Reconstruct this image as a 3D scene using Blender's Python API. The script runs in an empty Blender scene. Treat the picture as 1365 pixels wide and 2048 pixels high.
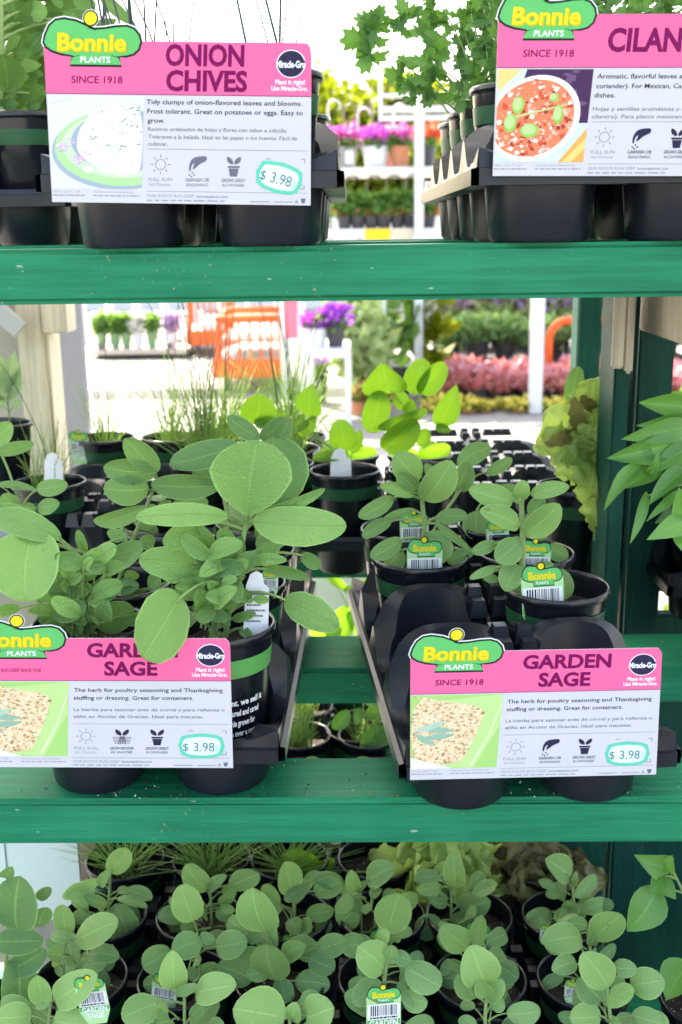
import bpy, math, random
from mathutils import Vector, Matrix
R = math.radians
random.seed(7)
scene = bpy.context.scene
COL = scene.collection

# ------------------------------------------------------------------ camera, sky, sun, exposure
EYE = 1.30; F = 2180.0; PITCH = 14.4; YAW = 1.2; ROLL = -0.8
cam_data = bpy.data.cameras.new('camera'); cam = bpy.data.objects.new('camera', cam_data); COL.objects.link(cam)
CR = Matrix.Rotation(R(YAW), 3, 'Z') @ Matrix.Rotation(R(90-PITCH), 3, 'X') @ Matrix.Rotation(R(ROLL), 3, 'Z')
cam.location = (0, 0, EYE); cam.rotation_euler = CR.to_euler()
cam_data.sensor_fit = 'VERTICAL'; cam_data.sensor_height = 36.0; cam_data.lens = 36.0*F/2048
cam_data.clip_start = 0.02; cam_data.clip_end = 3000
cam_data.dof.use_dof = True; cam_data.dof.focus_distance = 1.02; cam_data.dof.aperture_fstop = 8.0
scene.camera = cam
scene.view_settings.view_transform = 'Standard'; scene.view_settings.look = 'None'
scene.view_settings.gamma = 1.0
scene.view_settings.exposure = 2.65
scene.view_settings.use_white_balance = True; scene.view_settings.white_balance_temperature = 7600; scene.view_settings.white_balance_tint = 10
SUN_EL, SUN_AZ = 50.0, -32.0          # azimuth from +Y, negative = to the left
w = bpy.data.worlds.new('World'); scene.world = w; w.use_nodes = True
sky = w.node_tree.nodes.new('ShaderNodeTexSky'); sky.sky_type = 'NISHITA'; sky.sun_disc = False
sky.sun_elevation = R(SUN_EL); sky.sun_rotation = R(SUN_AZ); sky.air_density = 1.0; sky.dust_density = 3.0; sky.ozone_density = 1.0
bg = w.node_tree.nodes['Background']; bg.inputs['Strength'].default_value = 0.15
w.node_tree.links.new(sky.outputs[0], bg.inputs[0])
sv = Vector((math.sin(R(SUN_AZ))*math.cos(R(SUN_EL)), math.cos(R(SUN_AZ))*math.cos(R(SUN_EL)), math.sin(R(SUN_EL))))
sd = bpy.data.lights.new('sun', 'SUN'); sd.energy = 4.0; sd.angle = R(0.5); sd.color = (1, 0.97, 0.92)
so = bpy.data.objects.new('sun', sd); COL.objects.link(so); so.rotation_euler = sv.to_track_quat('Z', 'Y').to_euler()

CAM = Vector((0, 0, EYE)); FWD = CR @ Vector((0, 0, -1))
def ray(px, py): return CR @ Vector(((px-682.5)/F, -(py-1024)/F, -1))
def P(px, py, Y):
    d = ray(px, py); return CAM + d*(Y/d.y)
def Pz(px, py, z):
    d = ray(px, py); return CAM + d*((z-EYE)/d.z)
def m_per_px(p): return (p-CAM).dot(FWD)/F

# ------------------------------------------------------------------ materials
MATS = {}
def nmat(name):
    m = bpy.data.materials.new(name); m.use_nodes = True
    nt = m.node_tree; b = nt.nodes['Principled BSDF']; return m, nt, b
def N(nt, t, **k):
    n = nt.nodes.new(t)
    for a, v in k.items(): setattr(n, a, v)
    return n
def mixcol(nt, fac, c1, c2):
    mx = N(nt, 'ShaderNodeMix', data_type='RGBA')
    for i, v in ((0, fac), (6, c1), (7, c2)):
        if hasattr(v, 'links'): nt.links.new(v, mx.inputs[i])
        elif i == 0: mx.inputs[0].default_value = v
        else: mx.inputs[i].default_value = (*v[:3], 1)
    return mx.outputs[2]
def math_(nt, op, a, b=None, c=None):
    n = N(nt, 'ShaderNodeMath', operation=op)
    for i, v in enumerate((a, b, c)):
        if v is None: continue
        if hasattr(v, 'links'): nt.links.new(v, n.inputs[i])
        else: n.inputs[i].default_value = v
    return n.outputs[0]
def ramp(nt, fac, lo, hi, smooth=True):
    n = N(nt, 'ShaderNodeMapRange', interpolation_type='SMOOTHSTEP' if smooth else 'LINEAR')
    nt.links.new(fac, n.inputs[0]); n.inputs[1].default_value = lo; n.inputs[2].default_value = hi
    return n.outputs[0]
def noise(nt, scale, detail=3, vec=None, rough=0.5):
    n = N(nt, 'ShaderNodeTexNoise'); n.inputs['Scale'].default_value = scale; n.inputs['Detail'].default_value = detail
    n.inputs['Roughness'].default_value = rough
    if vec is not None: nt.links.new(vec, n.inputs['Vector'])
    return n.outputs[0]
def objco(nt, sx=1, sy=1, sz=1):
    tc = N(nt, 'ShaderNodeTexCoord'); mp = N(nt, 'ShaderNodeMapping')
    nt.links.new(tc.outputs['Object'], mp.inputs[0]); mp.inputs['Scale'].default_value = (sx, sy, sz)
    return mp.outputs[0]
def bump(nt, b, h, s, dist=0.002):
    n = N(nt, 'ShaderNodeBump'); n.inputs['Strength'].default_value = s; n.inputs['Distance'].default_value = dist
    nt.links.new(h, n.inputs['Height']); nt.links.new(n.outputs[0], b.inputs['Normal'])
def plain(name, c, rough=0.6, spec=0.5, var=0.0, metal=0.0, vscale=30, bumpy=0):
    if name in MATS: return MATS[name]
    m, nt, b = nmat(name)
    b.inputs['Base Color'].default_value = (*c, 1); b.inputs['Roughness'].default_value = rough
    b.inputs['Specular IOR Level'].default_value = spec; b.inputs['Metallic'].default_value = metal
    if var or bumpy:
        n = noise(nt, vscale, 4, objco(nt))
        if var:
            nt.links.new(mixcol(nt, n, [x*(1-var) for x in c], [min(1, x*(1+var)) for x in c]), b.inputs['Base Color'])
        if bumpy: bump(nt, b, n, bumpy)
    MATS[name] = m; return m

def wood_mat(name, c, specks=False, gx=1.0):
    m, nt, b = nmat(name)
    v = objco(nt, 2.2, 40, 40) if gx else objco(nt, 40, 40, 2.2)
    g = noise(nt, 3.0, 6, v, 0.6); g2 = noise(nt, 9, 3, objco(nt))
    col = mixcol(nt, ramp(nt, g, 0.3, 0.75), [x*0.78 for x in c], [x*1.15 for x in c])
    col = mixcol(nt, math_(nt, 'MULTIPLY', ramp(nt, g2, 0.45, 0.8), 0.5), col, [min(1, x*1.25+0.012) for x in c])
    kv = N(nt, 'ShaderNodeTexVoronoi'); kv.inputs['Scale'].default_value = 1.0
    nt.links.new(objco(nt, 3.1, 6, 9), kv.inputs['Vector'])
    knot = math_(nt, 'SUBTRACT', 1.0, ramp(nt, kv.outputs['Distance'], 0.05, 0.11))
    col = mixcol(nt, math_(nt, 'MULTIPLY', knot, 0.55), col, [x*0.35 for x in c])
    if specks:
        s = noise(nt, 260, 2, objco(nt)); reg = noise(nt, 7, 2, objco(nt, 1, 1, 0.4))
        k = math_(nt, 'MULTIPLY', ramp(nt, s, 0.68, 0.74), ramp(nt, reg, 0.52, 0.64))
        col = mixcol(nt, k, col, (0.42, 0.26, 0.17))
        s2 = noise(nt, 170, 1, objco(nt, 0.35, 1, 1)); k2 = math_(nt, 'MULTIPLY', ramp(nt, s2, 0.76, 0.79), 0.6)
        col = mixcol(nt, k2, col, (0.45, 0.5, 0.46))
    nt.links.new(col, b.inputs['Base Color']); rg = math_(nt, 'ADD', 0.30, math_(nt, 'MULTIPLY', noise(nt, 14, 4, objco(nt, 0.3, 1, 1)), 0.35)); nt.links.new(rg, b.inputs['Roughness']); b.inputs['Specular IOR Level'].default_value = 0.14
    h = math_(nt, 'ADD', g, math_(nt, 'MULTIPLY', knot, -0.6))
    bump(nt, b, h, 0.6, 0.002)
    MATS[name] = m; return m

def leaf_mat(name, dark, light, trans=(0.22, 0.42, 0.03), tmix=0.3, vein=0.5, pebble=300, pb=0.35, rough=0.6, spec=0.3, stripes=7, margin=0.25):
    m, nt, b = nmat(name)
    at = N(nt, 'ShaderNodeAttribute', attribute_name='tint'); uv = N(nt, 'ShaderNodeUVMap')
    sx = N(nt, 'ShaderNodeSeparateXYZ'); nt.links.new(uv.outputs[0], sx.inputs[0])
    u, v = sx.outputs[0], sx.outputs[1]
    d = math_(nt, 'ABSOLUTE', math_(nt, 'MULTIPLY', math_(nt, 'SUBTRACT', u, 0.5), 2.0))
    mid = math_(nt, 'SUBTRACT', 1.0, ramp(nt, d, 0.015, 0.075))
    ph = math_(nt, 'FRACT', math_(nt, 'SUBTRACT', math_(nt, 'MULTIPLY', v, float(stripes)), math_(nt, 'MULTIPLY', d, 2.2)))
    sv_ = math_(nt, 'ABSOLUTE', math_(nt, 'SUBTRACT', ph, 0.5))
    side = math_(nt, 'SUBTRACT', 1.0, ramp(nt, sv_, 0.0, 0.09))
    side = math_(nt, 'MULTIPLY', side, math_(nt, 'SUBTRACT', 1.0, d))
    veins = math_(nt, 'MAXIMUM', mid, math_(nt, 'MULTIPLY', side, 0.45))
    col = mixcol(nt, at.outputs['Fac'], dark, light)
    n = noise(nt, 26, 3, objco(nt))
    col = mixcol(nt, math_(nt, 'MULTIPLY', n, 0.45), col, [x*0.72 for x in dark])
    col = mixcol(nt, math_(nt, 'MULTIPLY', veins, vein), col, [min(1, x*1.5+0.03) for x in light])
    edge = ramp(nt, d, 0.90, 1.0); col = mixcol(nt, math_(nt, 'MULTIPLY', edge, margin), col, [min(1, x*1.35+0.06) for x in light])
    sp = noise(nt, 95, 2, objco(nt)); col = mixcol(nt, math_(nt, 'MULTIPLY', ramp(nt, sp, 0.71, 0.76), 0.45), col, (0.14, 0.10, 0.035))
    nt.links.new(col, b.inputs['Base Color']); b.inputs['Roughness'].default_value = rough
    b.inputs['Specular IOR Level'].default_value = spec
    vo = N(nt, 'ShaderNodeTexVoronoi'); vo.inputs['Scale'].default_value = pebble; nt.links.new(objco(nt), vo.inputs['Vector'])
    h = math_(nt, 'ADD', math_(nt, 'MULTIPLY', vo.outputs['Distance'], -0.5), math_(nt, 'MULTIPLY', veins, -0.5))
    bump(nt, b, h, pb, 0.0015)
    tr = N(nt, 'ShaderNodeBsdfTranslucent')
    tcol = mixcol(nt, 0.55, col, trans); nt.links.new(tcol, tr.inputs[0])
    ms = N(nt, 'ShaderNodeMixShader'); ms.inputs[0].default_value = tmix
    nt.links.new(b.outputs[0], ms.inputs[1]); nt.links.new(tr.outputs[0], ms.inputs[2])
    nt.links.new(ms.outputs[0], nt.nodes['Material Output'].inputs[0])
    MATS[name] = m; return m

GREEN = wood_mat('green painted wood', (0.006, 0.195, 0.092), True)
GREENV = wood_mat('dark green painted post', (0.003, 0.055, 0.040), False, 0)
BEIGE = wood_mat('bare pale lumber', (0.60, 0.52, 0.41), False, 0)
BLACKP = plain('black thermoformed plastic', (0.009, 0.0115, 0.018), 0.34, 0.36, 0.55, 0, 28, 0.1)
POTP = plain('black pot plastic', (0.006, 0.007, 0.011), 0.24, 0.5, 0.2, 0, 80, 0.06)
BANDG = plain('dark green pot band', (0.012, 0.075, 0.030), 0.4, 0.3); BANDB = plain('bright green pot band', (0.085, 0.33, 0.075), 0.4)
WHITE = plain('white print', (0.80, 0.79, 0.82), 0.5)
SAGE = leaf_mat('sage leaf', (0.110, 0.230, 0.095), (0.290, 0.500, 0.140), (0.26, 0.49, 0.05), 0.26, 0.30, 420, 0.6, margin=0.45)
SAGE_BRIGHTENED = leaf_mat('sage leaf brightened for shade', (0.125, 0.260, 0.120), (0.365, 0.595, 0.190), (0.30, 0.53, 0.07), 0.26, 0.28, 420, 0.6, margin=0.4)  # same sage, colour lightened to offset the shade on the bottom shelf
BSAGE = leaf_mat('soft sage leaf', (0.095, 0.215, 0.075), (0.270, 0.490, 0.135), (0.24, 0.48, 0.04), 0.25, 0.18, 430, 1.0, margin=0.45)
SAGE2 = leaf_mat('deep green sage leaf', (0.05, 0.13, 0.035), (0.19, 0.36, 0.09), (0.2, 0.42, 0.03), 0.22, 0.25, 400, 0.4)
BRIGHT = leaf_mat('bright green leaf', (0.07, 0.20, 0.03), (0.14, 0.34, 0.035), (0.30, 0.56, 0.015), 0.5, 0.35, 120, 0.2, 0.45, 0.5, 6)
BASIL = leaf_mat('basil leaf', (0.05, 0.17, 0.04), (0.17, 0.42, 0.08), (0.22, 0.5, 0.03), 0.28, 0.3, 90, 0.3, 0.4, 0.5, 6)
CIL = leaf_mat('cilantro leaf', (0.04, 0.125, 0.03), (0.13, 0.30, 0.06), (0.16, 0.38, 0.03), 0.32, 0.2, 200, 0.2, 0.5, 0.4, 5)
CHIVE = leaf_mat('chive blade', (0.19, 0.34, 0.08), (0.42, 0.60, 0.17), (0.30, 0.55, 0.05), 0.35, 0.1, 200, 0.05)
DARKCH = plain('dark chive stem', (0.035, 0.055, 0.04), 0.6)
LETT = leaf_mat('lettuce leaf', (0.34, 0.52, 0.12), (0.60, 0.76, 0.24), (0.45, 0.6, 0.06), 0.4, 0.3, 70, 0.7, 0.45, 0.5, 5)
LETTR = leaf_mat('bronze lettuce leaf', (0.10, 0.06, 0.035), (0.22, 0.22, 0.07), (0.3, 0.25, 0.05), 0.3, 0.3, 70, 0.7, 0.4, 0.5, 5)
STEM = plain('pale green stem', (0.20, 0.30, 0.10), 0.6, 0.3, 0.2)
def soil_mat():
    m, nt, b = nmat('potting soil')
    n = noise(nt, 120, 4, objco(nt)); p = noise(nt, 240, 1, objco(nt))
    c = mixcol(nt, n, (0.006, 0.004, 0.003), (0.035, 0.024, 0.016))
    c = mixcol(nt, ramp(nt, p, 0.70, 0.73), c, (0.5, 0.48, 0.42))
    nt.links.new(c, b.inputs['Base Color']); b.inputs['Roughness'].default_value = 0.9; bump(nt, b, n, 1.0, 0.004)
    return m
SOIL = soil_mat()

# ------------------------------------------------------------------ mesh builder and scene helpers
class MB:
    def __init__(s): s.v = []; s.f = []; s.mi = []; s.uv = []; s.t = []; s.mats = []
    def mat(s, m):
        if m not in s.mats: s.mats.append(m)
        return s.mats.index(m)
    def face(s, idx, m, uvs=None, t=0.5):
        s.f.append(tuple(idx)); s.mi.append(s.mat(m)); s.uv.append(uvs or [(0.25, 0.5)]*len(idx)); s.t.append(t)
    def add(s, pts): n = len(s.v); s.v.extend([tuple(p) for p in pts]); return n
    def box(s, lo, hi, m, bev=0.0):
        (x0, y0, z0), (x1, y1, z1) = lo, hi
        if bev <= 0:
            n = s.add([(x0,y0,z0),(x1,y0,z0),(x1,y1,z0),(x0,y1,z0),(x0,y0,z1),(x1,y0,z1),(x1,y1,z1),(x0,y1,z1)])
            for q in ((3,2,1,0),(4,5,6,7),(0,1,5,4),(1,2,6,5),(2,3,7,6),(3,0,4,7)): s.face([n+i for i in q], m)
            return
        import bmesh
        bm = bmesh.new(); bmesh.ops.create_cube(bm, size=1)
        for v in bm.verts: v.co = Vector(((x0+x1)/2+v.co.x*(x1-x0), (y0+y1)/2+v.co.y*(y1-y0), (z0+z1)/2+v.co.z*(z1-z0)))
        bmesh.ops.bevel(bm, geom=bm.edges[:], offset=bev, segments=3, affect='EDGES')
        s.bm(bm, m)
    def bm(s, bm, m):
        n = s.add([v.co for v in bm.verts]); bm.verts.index_update()
        for f in bm.faces: s.face([n+v.index for v in f.verts], m)
        bm.free()
    def obox(s, c, ax, ay, az, m):      # oriented box from half-vectors
        pts = [c + ax*i + ay*j + az*k for k in (-1, 1) for (i, j) in ((-1,-1),(1,-1),(1,1),(-1,1))]
        n = s.add(pts)
        for q in ((3,2,1,0),(4,5,6,7),(0,1,5,4),(1,2,6,5),(2,3,7,6),(3,0,4,7)): s.face([n+i for i in q], m)
    def bar(s, a, b, wx, wy, m):
        a, b = Vector(a), Vector(b); d = (b-a); L = d.length; d.normalize()
        x = d.cross(Vector((0,1,0.01))).normalized(); y = d.cross(x)
        s.obox((a+b)/2, x*wx/2, y*wy/2, d*L/2, m)
    def lathe(s, prof, m, c=(0,0,0), n=28, a0=0, a1=2*math.pi, close=True):
        base = len(s.v); k = n if close else n+1
        for (r, z) in prof:
            for i in range(k):
                a = a0+(a1-a0)*i/n; s.v.append((c[0]+r*math.cos(a), c[1]+r*math.sin(a), c[2]+z))
        for j in range(len(prof)-1):
            for i in range(n):
                i2 = (i+1) % k if close else i+1
                s.face((base+j*k+i, base+j*k+i2, base+(j+1)*k+i2, base+(j+1)*k+i), m)
    def tube(s, pts, r0, r1, m, n=5, t=0.5):
        pts = [Vector(p) for p in pts]; base = len(s.v); K = len(pts)
        for i, p in enumerate(pts):
            d = (pts[min(i+1, K-1)]-pts[max(i-1, 0)]).normalized()
            x = d.cross(Vector((0.31, 0.9, 0.2))).normalized(); y = d.cross(x); r = r0+(r1-r0)*i/(K-1)
            for q in range(n):
                a = 2*math.pi*q/n; s.v.append(tuple(p + (x*math.cos(a)+y*math.sin(a))*r))
        for i in range(K-1):
            for q in range(n):
                s.face((base+i*n+q, base+i*n+(q+1)%n, base+(i+1)*n+(q+1)%n, base+(i+1)*n+q), m, None, t)
        s.face([base+(K-1)*n+q for q in range(n)], m, None, t)
    def build(s, name, parent=None, smooth=False, off=None, auto=None):
        me = bpy.data.meshes.new(name); o3 = Vector((0,0,0))
        if parent is not None and off is None and parent.get('_world'): o3 = Vector(parent['_world'])
        if off is not None: o3 = Vector(off)
        me.from_pydata([(x-o3.x, y-o3.y, z-o3.z) for x, y, z in s.v], [], s.f)
        for m in s.mats: me.materials.append(m)
        me.polygons.foreach_set('material_index', s.mi)
        ul = me.uv_layers.new(name='UVMap'); ul.data.foreach_set('uv', [c for f in s.uv for p in f for c in p])
        at = me.attributes.new('tint', 'FLOAT', 'FACE'); at.data.foreach_set('value', s.t)
        if smooth: me.polygons.foreach_set('use_smooth', [True]*len(s.f))
        if auto: me.polygons.foreach_set('use_smooth', [True]*len(s.f)); me.set_sharp_from_angle(angle=R(auto))
        o = bpy.data.objects.new(name, me); COL.objects.link(o)
        if parent is not None: o.parent = parent
        elif off is not None: o.location = o3
        return o
def tag(o, label=None, cat=None, group=None, kind=None):
    if label: o['label'] = label
    if cat: o['category'] = cat
    if group: o['group'] = group
    if kind: o['kind'] = kind
    return o
def thing(name, label, cat, loc=(0,0,0), group=None, rz=0.0, world=True):
    o = bpy.data.objects.new(name, None); COL.objects.link(o); o.location = loc; o.rotation_euler = (0,0,rz)
    o.empty_display_size = 0.05
    if world: o['_world'] = tuple(loc)
    return tag(o, label, cat, group)
def copy_tree(root, loc, label=None, rz=0.0, sc=1.0, group=None):
    c = root.copy(); COL.objects.link(c); c.location = loc; c.rotation_euler = (0,0,rz); c.scale = (sc, sc, sc)
    if label: c['label'] = label
    if group: c['group'] = group
    for ch in root.children:
        d = ch.copy(); COL.objects.link(d); d.parent = c
        for g in ch.children:
            e = g.copy(); COL.objects.link(e); e.parent = d
    return c

# ------------------------------------------------------------------ leaves
def prof(shape, s):
    if shape == 'sage': return max(0.0, 4*s*(1-s))**0.54 * (0.95+0.07*s)
    if shape == 'round': return max(0.0, 4*s*(1-s))**0.44 * (1.03-0.06*s)
    if shape == 'obov': return max(0.0, math.sin(math.pi*s**1.55))**0.5
    if shape == 'heart': return max(0.0, math.sin(math.pi*s**0.62))**0.75
    if shape == 'basil': return max(0.0, math.sin(math.pi*s**0.74))**0.88
    return max(0.0, math.sin(math.pi*s))**0.8
def leaf(mb, b, t, width, m, shape='sage', tilt=0, curl=0.08, fold=0.12, tint=None, nv=10, nu=6, ruff=0, rf=9, rng=random):
    b, t = Vector(b), Vector(t); ax = t-b; L = ax.length; a = ax/L
    view = ((b+t)/2-CAM).normalized()
    side = a.cross(view)
    if side.length < 0.05: side = a.cross(Vector((0,0,1)))
    side.normalize(); nrm = side.cross(a)
    if nrm.dot(view) > 0: nrm = -nrm; side = -side
    if tilt:
        q = Matrix.Rotation(R(tilt), 3, a); side = q @ side; nrm = q @ nrm
    tint = rng.uniform(0.2, 0.8) if tint is None else tint
    ph = rng.uniform(0, 6); base = len(mb.v); wob = rng.uniform(-0.04, 0.04)
    S = [0.5-0.5*math.cos(math.pi*i/nv) for i in range(nv+1)]
    for s in S:
        c = b + ax*s + nrm*(curl*L*4*s*(1-s)) + side*(wob*L*math.sin(math.pi*s))
        hw = width/2*prof(shape, s)
        for j in range(nu+1):
            u = -1+2*j/nu
            h = fold*hw*u*u + 0.02*width*math.sin(5*s+3*u+ph)*abs(u)
            e = 1 + (0.022*math.sin(38*s+ph) if abs(u) > 0.9 else 0)
            if ruff: h += ruff*width*abs(u)**1.3*(0.7*math.sin(rf*s*3.14+ph+u*2)+0.45*math.sin(rf*2.7*s*3.14+ph*2-u*3)) + 0.25*ruff*width*math.sin(9*s+ph)*math.sin(7*u+ph); e *= 1+1.1*ruff*abs(u)**2*math.sin(rf*5*s+ph+2*u)
            mb.v.append(tuple(c + side*(hw*u*e) + nrm*h))
    for i in range(nv):
        for j in range(nu):
            q = (base+i*(nu+1)+j, base+i*(nu+1)+j+1, base+(i+1)*(nu+1)+j+1, base+(i+1)*(nu+1)+j)
            uv = [(j/nu, S[i]), ((j+1)/nu, S[i]), ((j+1)/nu, S[i+1]), (j/nu, S[i+1])]
            mb.face(q, m, uv, tint)
def lobed(mb, b, t, m, tint=0.5, rng=random):
    b, t = Vector(b), Vector(t); ax = t-b; L = ax.length; a = ax/L
    view = ((b+t)/2-CAM).normalized(); side = a.cross(view).normalized(); nrm = side.cross(a)
    q = Matrix.Rotation(R(rng.uniform(-35, 35)), 3, a); side = q @ side; nrm = q @ nrm
    c0 = b + ax*0.32; ci = mb.add([c0]); n = 44; ids = []
    for i in range(n+1):
        th = R(-158 + 316*i/n)
        r = 0.25 + 0.33*abs(math.cos(th*1.5))**0.9 + 0.08*math.sin(i*1.75)
        if abs(th) > 2.4: r *= 0.6
        p = c0 + (a*math.cos(th) + side*math.sin(th)*1.05)*r*L + nrm*L*0.09*math.sin(3*th+L*90)
        ids.append(mb.add([p]))
    for i in range(n): mb.face((ci, ids[i], ids[i+1]), m, [(0.5,0.3),(0.3,0.8),(0.4,0.8)], tint)
def trifol(mb, b, t, m, tint=0.5, rng=random):
    b, t = Vector(b), Vector(t); ax = t-b; view = ((b+t)/2-CAM).normalized(); sd_ = ax.cross(view).normalized()*ax.length
    c = b+ax*0.28
    lobed(mb, c, c+ax*0.66, m, tint, rng)
    for q in (-1, 1):
        d = (ax*0.30+sd_*q*0.52)*rng.uniform(0.85, 1.1); d.z -= 0.1*d.length*rng.random(); lobed(mb, b+ax*0.2+d*0.12, b+ax*0.2+d*1.0, m, tint+rng.uniform(-0.15, 0.15), rng)
def arc(a, b, lift=0.15, n=6):
    a, b = Vector(a), Vector(b); L = (b-a).length
    return [a.lerp(b, i/n) + Vector((0,0,lift*L*math.sin(math.pi*i/n))) for i in range(n+1)]

# ------------------------------------------------------------------ pots, trays
POT_H, POT_R, PITCHC = 0.150, 0.0545, 0.120
def pot_mesh():
    mb = MB()
    mb.lathe([(0.002, 0.001), (0.035, 0.001), (0.038, 0.004), (0.0508, 0.1415), (POT_R-0.0012, 0.142), (POT_R-0.0002, 0.1430), (POT_R, 0.1455), (POT_R-0.0002, 0.1480), (POT_R-0.0009, 0.1494), (POT_R-0.0019, 0.1500),
              (POT_R-0.0029, 0.1495), (POT_R-0.0034, 0.148), (0.0506, 0.143), (0.0475, 0.110), (0.038, 0.012), (0.001, 0.01)], POTP, n=40)
    o = mb.build('pot', auto=62); return o
def band_mesh():
    mb = MB(); r = lambda z: 0.038+0.013*(z-0.004)/0.1375+0.0006
    mb.lathe([(r(0.111), 0.111), (r(0.129), 0.129)], BANDG, n=40); return mb.build('label_band', smooth=True)
def soil_mesh():
    mb = MB(); n = 20; rings = 5; base = mb.add([(0, 0, 0.1275)])
    for k in range(1, rings+1):
        for i in range(n):
            a = 6.283*i/n; r = 0.0492*k/rings; mb.v.append((r*math.cos(a), r*math.sin(a), 0.124+random.uniform(-0.002, 0.0025)))
    for i in range(n): mb.face((base, base+1+i, base+1+(i+1) % n), SOIL)
    for k in range(rings-1):
        for i in range(n):
            A = base+1+k*n; mb.face((A+i, A+(i+1) % n, A+n+(i+1) % n, A+n+i), SOIL)
    return mb.build('soil', smooth=True)
_protos = [pot_mesh(), band_mesh(), soil_mesh()]
POT_ME = [o.data for o in _protos]
for o in _protos: bpy.data.objects.remove(o)
def potted(name, label, cat, base, group=None, sc=1.0, band=True):
    """a thing at the pot's base: pot, label band and soil; foliage is added as parts by the caller"""
    t = thing(name, label, cat, base, group)
    rzp = random.uniform(0, 6)
    for nm, me in zip(('pot', 'label_band', 'soil'), POT_ME):
        if nm == 'label_band' and not band: continue
        o = bpy.data.objects.new(nm, me); COL.objects.link(o); o.parent = t; o.scale = (sc, sc, sc)
        o.rotation_euler = (0, 0, rzp)
    return t

def tray_mesh(rows, cols=2, knobs=False, ph=0.120):
    mb = MB(); p = PITCHC/2; n = 64; W = cols*PITCHC/2
    def H(x, y, cx, cy):                # deck height on a cell's square edge
        yb = abs(y-cy)/p; xb = (x-cx)/p
        out = xb*(1 if cx > 0 else -1)   # +1 at the tray's outer side
        if cols == 1: out = abs(xb)
        if out > 0.999:
            if (y < cy and cy < 1e-6) or (y > cy and cy > (rows-1)*PITCHC-1e-6): return 0.066 + 0.010*max(0, (yb-0.35)/0.65)
            return 0.064 + (min(0.098, ph-0.016)-0.064)*(0.5-0.5*math.cos(math.pi*max(0, (yb-0.25)/0.75)))**1.3
        if out < -0.999: return 0.098 + 0.014*max(0, (yb-0.5)*2)
        k = abs(xb)
        if (y < cy and cy < 1e-6) or (y > cy and cy > (rows-1)*PITCHC-1e-6):
            return 0.066 + (0.010*max(0, (k-0.6)/0.4) if out > 0 else 0.046*max(0, (k-0.75)/0.25))
        lo = min(0.098, ph-0.016) if out > 0 else min(0.110, ph-0.006)
        return lo+(ph-lo)*max(0, 1-k**3.2)**0.75
    for r in range(rows):
        for c in range(cols):
            cx = (c-(cols-1)/2)*PITCHC; cy = r*PITCHC
            rings = [[], [], [], [], []]
            for i in range(n):
                a = 2*math.pi*i/n; ca, sa = math.cos(a), math.sin(a); k = p/max(abs(ca), abs(sa))
                bx, by = cx+ca*k, cy+sa*k; hz = H(bx, by, cx, cy)
                rings[0].append((cx+ca*0.036, cy+sa*0.036, 0.003)); rings[1].append((cx+ca*0.0415, cy+sa*0.0415, 0.006))
                rings[2].append((cx+ca*0.0465, cy+sa*0.0465, 0.055)); rings[3].append((cx+ca*0.0555, cy+sa*0.0555, max(0.06, hz-0.003)))
                rings[4].append((bx, by, hz))
            ids = [mb.add(q) for q in rings]
            mb.face([ids[0]+i for i in range(n)], BLACKP)
            for q in range(4):
                for i in range(n): mb.face((ids[q]+i, ids[q]+(i+1) % n, ids[q+1]+(i+1) % n, ids[q+1]+i), BLACKP)
            # outer skirt down to the ledge
            def skirt(pts, nx, ny):
                up = mb.add(pts); L1 = mb.add([(x+nx*0.0015, y+ny*0.0015, 0.060) for x, y, z in pts])
                L2 = mb.add([(x+nx*0.006, y+ny*0.006, 0.059) for x, y, z in pts]); L3 = mb.add([(x+nx*0.006, y+ny*0.006, 0.046) for x, y, z in pts])
                L4 = mb.add([(x-nx*0.012, y-ny*0.012, 0.046) for x, y, z in pts])
                for A, B in ((up, L1), (L1, L2), (L2, L3), (L3, L4)):
                    for i in range(len(pts)-1): mb.face((A+i, A+i+1, B+i+1, B+i), BLACKP)
            M = 28
            ends = []
            if c == 0: ends.append(([(cx-p, cy-p+2*p*i/M) for i in range(M+1)], -1, 0))
            if c == cols-1: ends.append(([(cx+p, cy-p+2*p*i/M) for i in range(M+1)], 1, 0))
            if r == 0: ends.append(([(cx-p+2*p*i/M, cy-p) for i in range(M+1)], 0, -1))
            if r == rows-1: ends.append(([(cx-p+2*p*i/M, cy+p) for i in range(M+1)], 0, 1))
            for pts, nx, ny in ends: skirt([(x, y, H(x, y, cx, cy)) for x, y in pts], nx, ny)
            # cup outside under the ledge
            mb.lathe([(0.002, 0.0005), (0.040, 0.0005), (0.0432, 0.004), (0.0475, 0.047)], BLACKP, (cx, cy, 0), 32)
    # raised blocks on the ridge between the columns and along the cell walls
    def block(dx, y, z, s0, s1, hh):
        n0 = mb.add([(dx-s0, y-s0, z-0.008), (dx+s0, y-s0, z-0.008), (dx+s0, y+s0, z-0.008), (dx-s0, y+s0, z-0.008),
                     (dx-s1, y-s1, z+hh), (dx+s1, y-s1, z+hh), (dx+s1, y+s1, z+hh), (dx-s1, y+s1, z+hh)])
        for q in ((4,5,6,7), (0,1,5,4), (1,2,6,5), (2,3,7,6), (3,0,4,7)): mb.face([n0+i for i in q], BLACKP)
    for r in range(rows+1):
        y = -p + r*PITCHC
        for dy in (-0.021, 0, 0.021):
            if (r == 0 and dy < 0) or (r == rows and dy > 0): continue
            for dx in (-0.0115, 0.0115): block(dx, y+dy, max(0.113, ph-0.014) if dy == 0 else max(0.108, ph-0.022), 0.0098, 0.0062, 0.010)
        block(0, y+p, 0.099, 0.010, 0.007, 0.008) if r < rows else None
        if knobs:
            for dx in (-0.072, -0.055, -0.036, 0.036, 0.055, 0.072): block(dx, y, ph-0.004, 0.011, 0.007, 0.005)
    return mb
TRAYS = {}
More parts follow.
